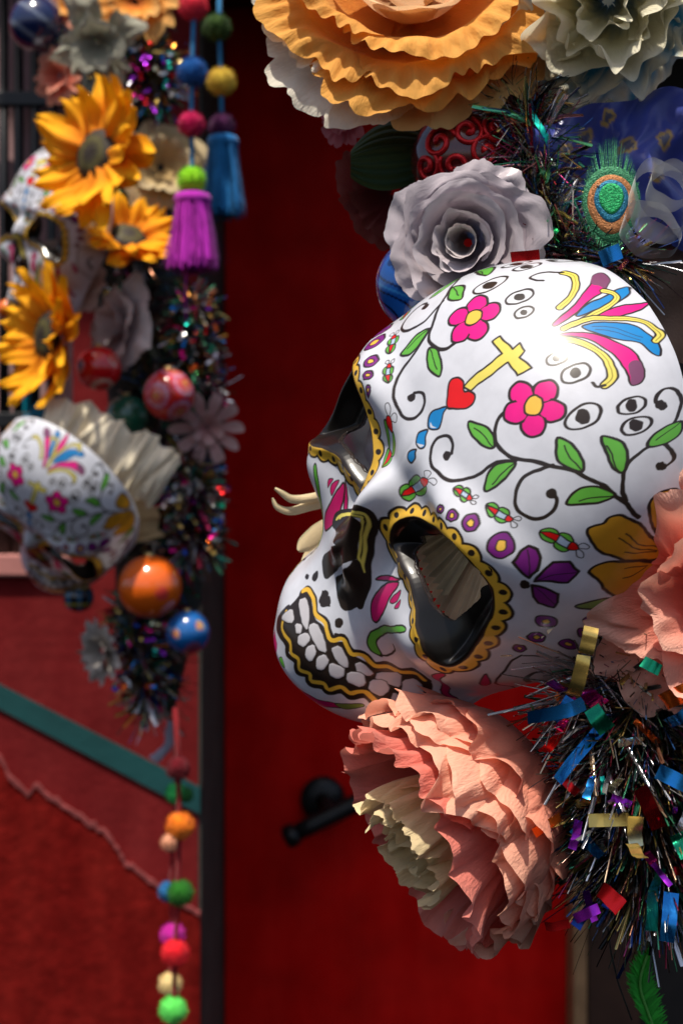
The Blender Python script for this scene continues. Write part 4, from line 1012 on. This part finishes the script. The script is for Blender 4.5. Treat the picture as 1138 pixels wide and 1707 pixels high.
# ------------------------------------------------------------------ the far garland
GD = 1.25
gs = UNIT * kk(GD)
fg = empty('tinsel_garland', W(240, 600, GD + .04), 'long tinsel garland hung with flowers and masks by the doorway corner', 'tinsel garland')
sp = [(215, -60), (205, 200), (220, 420), (255, 620), (270, 800), (265, 1000), (250, 1190)]
tube('core', [Vector(W(a, b, GD + .09)) - fg.location for a, b in sp], [.05, .055, .06, .06, .06, .055, .03], MAT['dark'], fg, 14)
P2 = TP + [(.5, .02, .18), (.02, .30, .20), (.5, .12, .02), (.75, .75, .78), (.02, .2, .5), (.35, .3, .05)]
PB = P2 + [(.85, .85, .88), (.8, .8, .82), (.7, .05, .2), (.05, .5, .3), (.8, .3, .05)]
def far_needles(sp_, n, l0, l1, wd, sprd, seed, pal=P2): at_root(needles('needles', fg, sp_, n, l0, l1, wd, sprd, seed, pal), fg)
far_needles([(a, b, GD + .04) for a, b in sp], 2600, 25, 62, 2.2, 30, 11, TP)
far_needles([(245, 90, GD), (262, 160, GD)], 700, 16, 46, 3.0, 40, 12, PB)
far_needles([(320, 500, GD), (328, 640, GD), (345, 660, GD)], 900, 16, 46, 3.0, 30, 13, PB)
far_needles([(318, 770, GD), (325, 900, GD), (300, 930, GD)], 1100, 16, 48, 3.0, 34, 14, PB)
far_needles([(215, 1010, GD), (240, 1120, GD), (245, 1170, GD)], 800, 14, 42, 3.0, 28, 15, PB)
LC = list(FC)
rs_ = np.random.RandomState(77)
for i in range(110):
    zone = [(225, 285, 70, 190), (285, 370, 480, 640), (280, 375, 770, 930), (190, 290, 1020, 1180)][i % 4]
    x = rs_.uniform(zone[0], zone[1]); y = rs_.uniform(zone[2], zone[3]); a = rs_.uniform(0, 6.28); L = rs_.uniform(8, 18)
    foil_strip(fg, x, y, x + L * math.cos(a), y + L * math.sin(a), rs_.uniform(4, 8), LC[rs_.randint(len(LC))], GD - .045, 300 + i)

build_mask('skull_mask', 300, 261, 'small white sugar skull mask under the cream ruffle on the far garland', 'sugar skull masks', W(52, 842, GD - .13), (.82, -.52, .24), (.18, .44, .88), 1.08)
build_mask('skull_mask', 240, 211, 'small white sugar skull mask half hidden behind the top sunflower', 'sugar skull masks', W(52, 300, GD - .07), (.62, -.28, .72), (.22, .90, .35), .95)

# sunflowers
def sunflower(px, py, d, axis, r, label, seed, roll=0, cup=.25):
    root = empty('sunflower', W(px, py, d), label, 'sunflower', 'sunflowers on the far garland', aim(camv(*axis), roll))
    s = UNIT * kk(d); rs = np.random.RandomState(seed)
    S, F = sphere(32); P = S.reshape(-1, 3) * [1, 1, .35]
    bmp = 1 + .08 * np.sin(P[:, 0] * 40) * np.sin(P[:, 1] * 40)
    rr = np.hypot(P[:, 0], P[:, 1])
    col = mixc((.07, .06, .008), (.018, .009, .004), np.clip((np.abs(rr - .55) - .0) * 4, 0, 1))
    link('seed_head', mesh_np('seed_head', (P * bmp[:, None] * r * .34 + [0, 0, r * .10]) * s, F, col), MAT['matte'], root)
    meshes = []
    for k_ in range(4):
        u, v = np.meshgrid(np.linspace(0, 1, 14), np.linspace(-1, 1, 9), indexing='ij')
        wv = r * .20 * np.sin(math.pi * np.clip(.12 + .87 * u ** .9, 0, 1)) ** .6
        x = r * (.24 + .78 * u); y = v * wv + r * .04 * np.sin(3 * u + k_); z = r * (cup * u ** 1.3 - .10 * v * v + .05 * np.sin(6 * u + k_ * 1.7) + .03 * np.cos(v * 6))
        f = np.clip(u * 1.3, 0, 1)[..., None]
        c = np.array((.80, .20, .004)) * (1 - f) + np.array((.95, .44, .006)) * f
        meshes.append(mesh_np('petal', np.stack([x, y, z], -1).reshape(-1, 3) * s, grid_faces(14, 9), c, np.stack([v * .5, u], -1)))
        meshes[-1].materials.append(MAT['paper_far'])
    for ring, (n, up, sc) in enumerate(((15, 0, 1.0), (13, .04, .90))):
        for i in range(n):
            o = link('petal', meshes[rs.randint(4)], None, root)
            o.rotation_euler = (rs.uniform(-.25, .25), -.12 * ring + rs.uniform(-.18, .12), (i + .5 * ring) / n * 2 * math.pi + rs.uniform(-.07, .07))
            o.location = (0, 0, up * r * s); o.scale = (sc * rs.uniform(.9, 1.1),) * 3
    return root
sunflower(170, 262, GD - .17, (-.62, .12, .78), 128, 'upper orange yellow sunflower in front of the half hidden small mask', 1)
sunflower(90, 562, GD - .08, (-.80, .05, .60), 118, 'lower sunflower turned sideways above the cream ruffle', 2, cup=.35)
sunflower(212, 402, GD - .06, (.25, .62, .62), 92, 'shaded sunflower tilted upwards between the two other sunflowers', 3, cup=.3)
# flowers and cloth of the far garland
LI2 = ((.36, .28, .30), (.52, .45, .45), (.62, .57, .55))
flower('fabric_rose', 'pale lilac cloth rose above the red baubles on the far garland', 'fabric rose', 212, 545, GD - .03, (-.80, .1, .6), [
    dict(n=4, R=74, H=10, cols=LI2, amp=6, freq=2, curl=12, nu=26, nv=14, puff=False, pr=.85), dict(n=4, R=58, H=32, cols=LI2, amp=6, freq=2, curl=9, nu=26, nv=14, puff=False), dict(n=3, R=32, H=45, cols=LI2, amp=5, freq=2, curl=4, nu=24, nv=12, puff=False)], 'paper_far', seed=71)
PK = ((.40, .16, .16), (.55, .30, .29), (.62, .40, .38))
flower('paper_flower', 'dusty pink daisy hanging beside the painted red bauble', 'paper flower', 345, 712, GD - .03, (.15, -.25, .95), [
    dict(n=10, R=60, H=8, cols=PK, amp=2, freq=1, curl=2, nu=12, nv=10, puff=False, edge=.5, ov=.95, pr=1, crum=2), dict(n=6, R=26, H=14, cols=PK, amp=2, freq=1, curl=2, nu=10, nv=8, puff=False, edge=.5, ov=1, crum=1)], 'paper_far', seed=72)
SL2 = ((.40, .05, .03), (.62, .16, .10), (.70, .30, .20))
flower('paper_flower', 'small salmon flower at the upper left of the far garland', 'paper flower', 100, 128, GD - .02, (-.4, -.1, .9), [
    dict(n=5, R=42, H=8, cols=SL2, amp=5, freq=2, curl=5, nu=18, nv=12, puff=False, crum=3), dict(n=4, R=26, H=20, cols=SL2, amp=4, freq=2, curl=3, nu=16, nv=10, puff=False, crum=2)], 'paper_far', seed=73)
OR2 = ((.50, .10, .01), (.72, .26, .03), (.74, .40, .12))
flower('paper_flower', 'orange paper flower at the very top of the far garland', 'paper flower', 225, 5, GD - .03, (.0, .2, .97), [
    dict(n=6, R=66, H=10, cols=OR2, amp=6, freq=2.5, curl=7, nu=22, nv=12, crum=3), dict(n=5, R=40, H=26, cols=OR2, amp=5, freq=2.5, curl=4, nu=20, nv=12, crum=3)], 'paper_far', seed=74)
flower('paper_flower', 'little orange flower beside the striped bow on the far garland', 'paper flower', 122, 12, GD - .02, (-.3, .2, .9), [
    dict(n=5, R=36, H=8, cols=SL2, amp=5, freq=2, curl=5, nu=18, nv=12, puff=False, crum=3), dict(n=4, R=20, H=16, cols=OR2, amp=4, freq=2, curl=3, nu=16, nv=10, puff=False, crum=2)], 'paper_far', seed=75)
GR2 = ((.10, .10, .07), (.26, .26, .19), (.45, .44, .34))
flower('fabric_bow', 'grey green striped cloth bow near the top of the far garland', 'bow', 165, 70, GD - .05, (-.1, -.3, .95), [
    dict(n=4, R=68, H=15, cols=GR2, amp=9, freq=2, curl=10, nu=26, nv=14, puff=False, edge=.5, ov=.95), dict(n=3, R=40, H=30, cols=GR2, amp=7, freq=2, curl=6, nu=20, nv=12, puff=False)], 'paper_far', seed=76)
TN = ((.42, .26, .09), (.55, .38, .16), (.60, .48, .28))
flower('paper_flower', 'tan paper flower behind the upper sunflower and the lime pompom', 'paper flower', 268, 280, GD + .0, (.2, .1, .95), [
    dict(n=5, R=72, H=10, cols=TN, amp=6, freq=2, curl=8, nu=22, nv=12, crum=4), dict(n=4, R=45, H=28, cols=TN, amp=6, freq=2, curl=4, nu=20, nv=12, crum=3)], 'paper_far', seed=78)
SB = ((.45, .2, .12), (.62, .42, .34), (.66, .56, .50))
flower('paper_flower', 'beige pink crumpled flower between the sunflowers on the far garland', 'paper flower', 128, 470, GD - .01, (-.3, .1, .95), [
    dict(n=5, R=52, H=10, cols=SB, amp=7, freq=2, curl=6, nu=22, nv=12, crum=4), dict(n=4, R=32, H=22, cols=SB, amp=6, freq=2, curl=4, nu=20, nv=12, crum=3)], 'paper_far', seed=79)
def ruffle(name, label, cat, line, width, d, col, seed, pleats, amp, mat='paper_far', curve=20):
    """gathered cloth ruffle along a line of photo pixels"""
    P = crom(line, False, 40); n = len(P); rs = np.random.RandomState(seed)
    T = np.gradient(P, axis=0); T /= np.linalg.norm(T, axis=1, keepdims=True); Nn = np.stack([-T[:, 1], T[:, 0]], -1)
    u, v = np.meshgrid(np.linspace(0, 1, n), np.linspace(-1, 1, 17), indexing='ij')
    nz = four(rs, 9, pleats * .9, .45)
    ph = 6.283 * pleats * u + 3 * nz(u, v * .3)
    z = amp * .5 * np.sin(ph) * (.3 + .7 * np.abs(v) ** .7) + curve * (1 - v * v) + amp * 3.4 * nz(u, v)
    w = width * (1 + .10 * np.sin(ph * .5 + 1) + .45 * four(rs, 6, 5, .3)(u, v)) * v
    x = P[:, 0][:, None] + Nn[:, 0][:, None] * w + T[:, 0][:, None] * (3 * np.cos(ph) + 9 * nz(u * .6, v)); y = P[:, 1][:, None] + Nn[:, 1][:, None] * w + T[:, 1][:, None] * (3 * np.cos(ph) + 9 * nz(u * .6, v))
    s = UNIT * kk(d); root = W(P[:, 0].mean(), P[:, 1].mean(), d)
    V = np.stack([(x - 569) * s, d - z * s, H0 + (853.5 - y) * s], -1).reshape(-1, 3) - np.array(root)
    c = np.array(col) * (1 + .08 * nz(u, v))[..., None]
    o = link(name, mesh_np(name, V, grid_faces(n, 17), np.clip(c, 0, 1), np.stack([u * 3, v], -1)), MAT[mat]); o.location = root
    return tag(o, label, cat)
ruffle('cloth_ruffle', 'cream gathered cloth ruffle above the lower small mask', 'ruffle', [(72, 705), (130, 722), (190, 752), (240, 782), (276, 806)], 50, GD - .10, (.88, .78, .58), 1, 17, 6, curve=12)
ruffle('cloth_ruffle', 'tan cloth ruffle tucked between the cream ruffle and the lower small mask', 'ruffle', [(150, 800), (190, 830), (225, 855), (235, 900)], 34, GD - .04, (.50, .35, .17), 2, 8, 6)
LW = ((.18, .16, .14), (.36, .32, .28), (.48, .44, .40))
flower('paper_flower', 'crumpled grey white flower at the lower left of the far garland', 'paper flower', 172, 1085, GD - .03, (-.7, -.1, .7), [
    dict(n=5, R=48, H=10, cols=LW, amp=6, freq=3, curl=4, nu=28, nv=14, puff=False, crum=6), dict(n=4, R=32, H=24, cols=LW, amp=6, freq=3, curl=3, nu=26, nv=14, puff=False, crum=5)], 'paper_far', seed=80)
ruffle('ribbon_tail', 'pale blue ribbon tail below the far garland end', 'ribbon', [(252, 1268), (270, 1256), (282, 1236), (286, 1205)], 8, GD + .02, (.32, .34, .42), 4, 2, 2, curve=3)
ruffle('cloth_ruffle', 'grey pink cloth scrap under the half hidden small mask', 'ruffle', [(60, 430), (95, 425), (130, 440)], 22, GD - .03, (.45, .40, .38), 5, 5, 6)
ruffle('ribbon_tail', 'teal ribbon behind the lower sunflower', 'ribbon', [(50, 690), (62, 720), (75, 690), (90, 740)], 22, GD + .03, (.01, .13, .22), 6, 3, 4, curve=3)
# baubles of the far garland
red1 = lambda P: rings(P, (.55, .008, .012), [((-.8, .1, .6), [(.30, (.5, .45, .5)), (.20, (.10, .15, .4))]), ((.2, -.9, .4), [(.5, (.55, .5, .4)), (.38, (.5, .02, .02))]), ((.7, .3, .6), [(.22, (.5, .3, .2)), (.12, (.55, .01, .01))])])
ro = lambda v: (v, [(.52, (.45, .12, .25)), (.44, (.62, .35, .40)), (.38, (.55, .01, .02)), (.26, (.65, .25, .2)), (.2, (.5, .01, .01)), (.10, (.6, .35, .1))])
red2 = lambda P: rings(P, (.60, .02, .012), [ro((-.4, -.1, .9)), ro((.7, .4, .6)), ro((.2, .9, .3)), ro((.5, -.7, .5)), ro((-.8, .6, .2))])
ball('ornament', 'plain red bauble next to the lower sunflower', 166, 614, GD - .07, 37, red1, n=48)
ball('ornament', 'red bauble painted with ringed rosettes above the pink daisy', 282, 658, GD - .07, 43, red2, n=64)
ball('ornament', 'dull green bauble behind the rosette painted red bauble', 212, 694, GD - .02, 36, lambda P: rings(P, (.015, .12, .07), []), n=40)
ball('ornament', 'big glossy orange bauble below the lower small mask', 250, 978, GD - .07, 53, lambda P: rings(P, (.78, .13, .01), [((.5, -.2, .85), [(.22, (.7, .06, .05))])]), n=56)
bl = lambda v: (v, [(.22, (.5, .4, .1)), (.16, (.5, .05, .05)), (.08, (.6, .5, .2))])
ball('ornament', 'blue bauble with painted dots below the orange bauble', 313, 1054, GD - .06, 37, lambda P: rings(P, (.012, .11, .36), [bl((-.45, .0, .9)), bl((.6, .35, .7)), bl((.2, -.9, .3)), ((.3, -.7, .6), [(.4, (.25, .06, .12))])]), n=56)
ball('ornament', 'dark navy bauble with faint paler bands at the top left of the far garland', 62, 40, GD - .02, 46, lambda P: mixc((.010, .018, .07), (.16, .19, .26), np.clip((np.sin(P[:, 0] * 5 + P[:, 1] * 7) - .75) * 4, 0, 1)), n=48)
ball('ornament', 'black bauble with coloured stripes beside the orange bauble', 131, 995, GD + .02, 26, lambda P: mixc(mixc((.012, .012, .02), (.02, .12, .25), np.clip(np.sin(P[:, 0] * 9) * 4, 0, 1)), (.5, .42, .06), np.clip((np.sin(P[:, 1] * 6 + 4) - .85) * 9, 0, 1)), n=40)
ball('ornament', 'tiny orange bauble by the iron bars near the lower sunflower', 12, 515, GD + .05, 16, lambda P: rings(P, (.7, .14, .01), []), n=28)

# pompom strings and tassels
def pompom_mesh(seed):
    rs = np.random.RandomState(seed)
    S, F = sphere(20); V = list(S.reshape(-1, 3) * .86); Fq = [tuple(f) for f in F]
    for i in range(1100):
        n = rs.normal(size=3); n /= np.linalg.norm(n); t = np.cross(n, rs.normal(size=3)); t /= np.linalg.norm(t); l = rs.uniform(.94, 1.10)
        p = n * .78; q = n * l + t * rs.uniform(-.08, .08); s2 = np.cross(n, t) * .035
        b = len(V); V += [p - s2, p + s2, q]; Fq.append((b, b + 1, b + 2, b + 2))
    return V, Fq
PV, PF = pompom_mesh(1)
PF = [tuple(dict.fromkeys(int(i) for i in f)) for f in PF]
def wool(name, col):
    m = M(name, col, rough=.95, sheen=.15, var=.16, vscale=160, spec=.15); return m
pom_me = {}
def pompom(parent, px, py, d, r, col, squash=1.0):
    key = tuple(col)
    if key not in pom_me:
        me = bpy.data.meshes.new('pompom'); me.from_pydata([tuple(v) for v in PV], [], PF); me.materials.append(wool('pompom_wool', col)); pom_me[key] = me
    o = link('pompom', pom_me[key], None, parent); p = W(px, py, d); o.location = p - parent.location
    R = r * UNIT * kk(d); o.scale = (R, R, R * squash); o.rotation_euler = (px, py, r)
    return o
def tassel(parent, px, py, d, h, w, col, seed):
    rs = np.random.RandomState(seed); s = UNIT * kk(d); m = wool('tassel_wool', col)
    t = link('tassel', pyd('tassel', *tube_arrays([(0, 0, 0), (0, 0, -6 * s), (0, 0, -16 * s), (0, 0, -26 * s)], [w * .2 * s, w * .62 * s, w * .72 * s, w * .60 * s], 16)), m, parent)
    t.location = W(px, py, d) - parent.location
    Vs = []; Fs = []; Cs = []
    for i in range(620):
        a = rs.uniform(0, 6.283); q = math.sqrt(rs.rand()); r0 = w * .66 * q; r1 = w * q * rs.uniform(.95, 1.12) + (14 if rs.rand() < .03 else 0); L = h * rs.uniform(.86, 1.03)
        ww = 1.1; b = len(Vs)
        for k_ in range(6):
            f = k_ / 5; r = r0 + (r1 - r0) * f ** 1.2 + 1.2 * math.sin(5 * f + i); an = a + .07 * math.sin(3 * f + i)
            tx, ty = -math.sin(a) * ww, math.cos(a) * ww; z = -14 - (L - 14) * f
            Vs += [(r * math.cos(an) - tx, r * math.sin(an) - ty, z), (r * math.cos(an) + tx, r * math.sin(an) + ty, z)]
        Fs += [(b + 2 * k_, b + 2 * k_ + 1, b + 2 * k_ + 3, b + 2 * k_ + 2) for k_ in range(5)]; Cs += [np.array(col) * rs.uniform(.55, 1.5)] * 12
    o = link('fringe', mesh_np('fringe', np.array(Vs) * s, np.array(Fs), np.clip(Cs, 0, 1)), MAT['felt'], t); o['kind'] = 'stuff'
    return t
C_RED, C_DG, C_BL, C_YE, C_CR, C_PU, C_LI = (.72, .03, .06), (.035, .075, .012), (.008, .09, .32), (.62, .42, .05), (.48, .006, .08), (.07, .01, .06), (.30, .68, .02)
s1 = empty('pompom_string', W(325, -20, GD - .10), 'pompom string ending in a lime pompom and a magenta tassel', 'pompom string', 'pompom strings')
m_cord = wool('blue_cord', (.02, .16, .34))
tube('cord', [Vector(W(a, b, GD - .10)) - s1.location for a, b in ((325, -40), (322, 60), (320, 130), (319, 210), (321, 300), (321, 340))], .0027, m_cord, s1, 8)
for a in ((322, 10, 26, C_RED), (320, 120, 27, C_BL), (319, 207, 24, C_CR), (320, 301, 26, C_LI)): pompom(s1, a[0], a[1], GD - .10, a[2], a[3])
tassel(s1, 321, 318, GD - .10, 132, 46, (.40, .022, .38), 1)
tube('thread', [Vector(W(a, b, GD - .10)) - s1.location for a, b in ((312, 430), (309, 480), (311, 540))], .0012, wool('magenta_thread', (.35, .02, .3)), s1, 6)
s2 = empty('pompom_string', W(370, -20, GD - .03), 'darker pompom string ending in a blue tassel, nearest the door', 'pompom string', 'pompom strings')
tube('cord', [Vector(W(a, b, GD - .03)) - s2.location for a, b in ((366, -40), (365, 50), (368, 130), (370, 200), (371, 260))], .0027, m_cord, s2, 8)
for a in ((362, 46, 26, C_DG), (369, 136, 26, C_YE), (370, 210, 24, C_PU)): pompom(s2, a[0], a[1], GD - .03, a[2], a[3])
tassel(s2, 372, 222, GD - .03, 138, 38, (.012, .13, .34), 2)
s3 = empty('pompom_string', W(298, 1220, GD - .06), 'hanging lower pompom string with orange, dark green, red and mint pompoms', 'pompom string', 'pompom strings')
m_rc = wool('red_cord', (.20, .008, .012))
tube('cord', [Vector(W(a, b, GD - .06)) - s3.location for a, b in ((292, 1180), (297, 1260), (299, 1375), (297, 1490), (292, 1590), (290, 1690), (288, 1800))], .0028, m_rc, s3, 8)
for a in ((297, 1280, 22, (.14, .006, .012)), (300, 1376, 25, (.75, .19, .01)), (301, 1488, 24, (.02, .15, .012)), (292, 1588, 25, (.70, .012, .022)), (289, 1683, 25, (.13, .68, .12)), (288, 1775, 25, (.7, .3, .02))): pompom(s3, a[0], a[1], GD - .06, a[2], a[3])
s4 = empty('pompom_string', W(290, 1220, GD - .01), 'second lower pompom string behind, with peach, blue, magenta and cream pompoms', 'pompom string', 'pompom strings')
tube('cord', [Vector(W(a, b, GD - .01)) - s4.location for a, b in ((290, 1180), (295, 1320), (288, 1405), (285, 1488), (288, 1560), (285, 1640), (285, 1800))], .0024, m_rc, s4, 8)
for a in ((293, 1322, 19, (.03, .40, .10)), (310, 1325, 14, (.02, .14, .03)), (284, 1404, 17, (.72, .34, .20)), (281, 1486, 19, (.02, .14, .34)), (288, 1558, 22, (.55, .02, .34)), (284, 1640, 21, (.72, .55, .25))): pompom(s4, a[0], a[1], GD - .01, a[2], a[3])
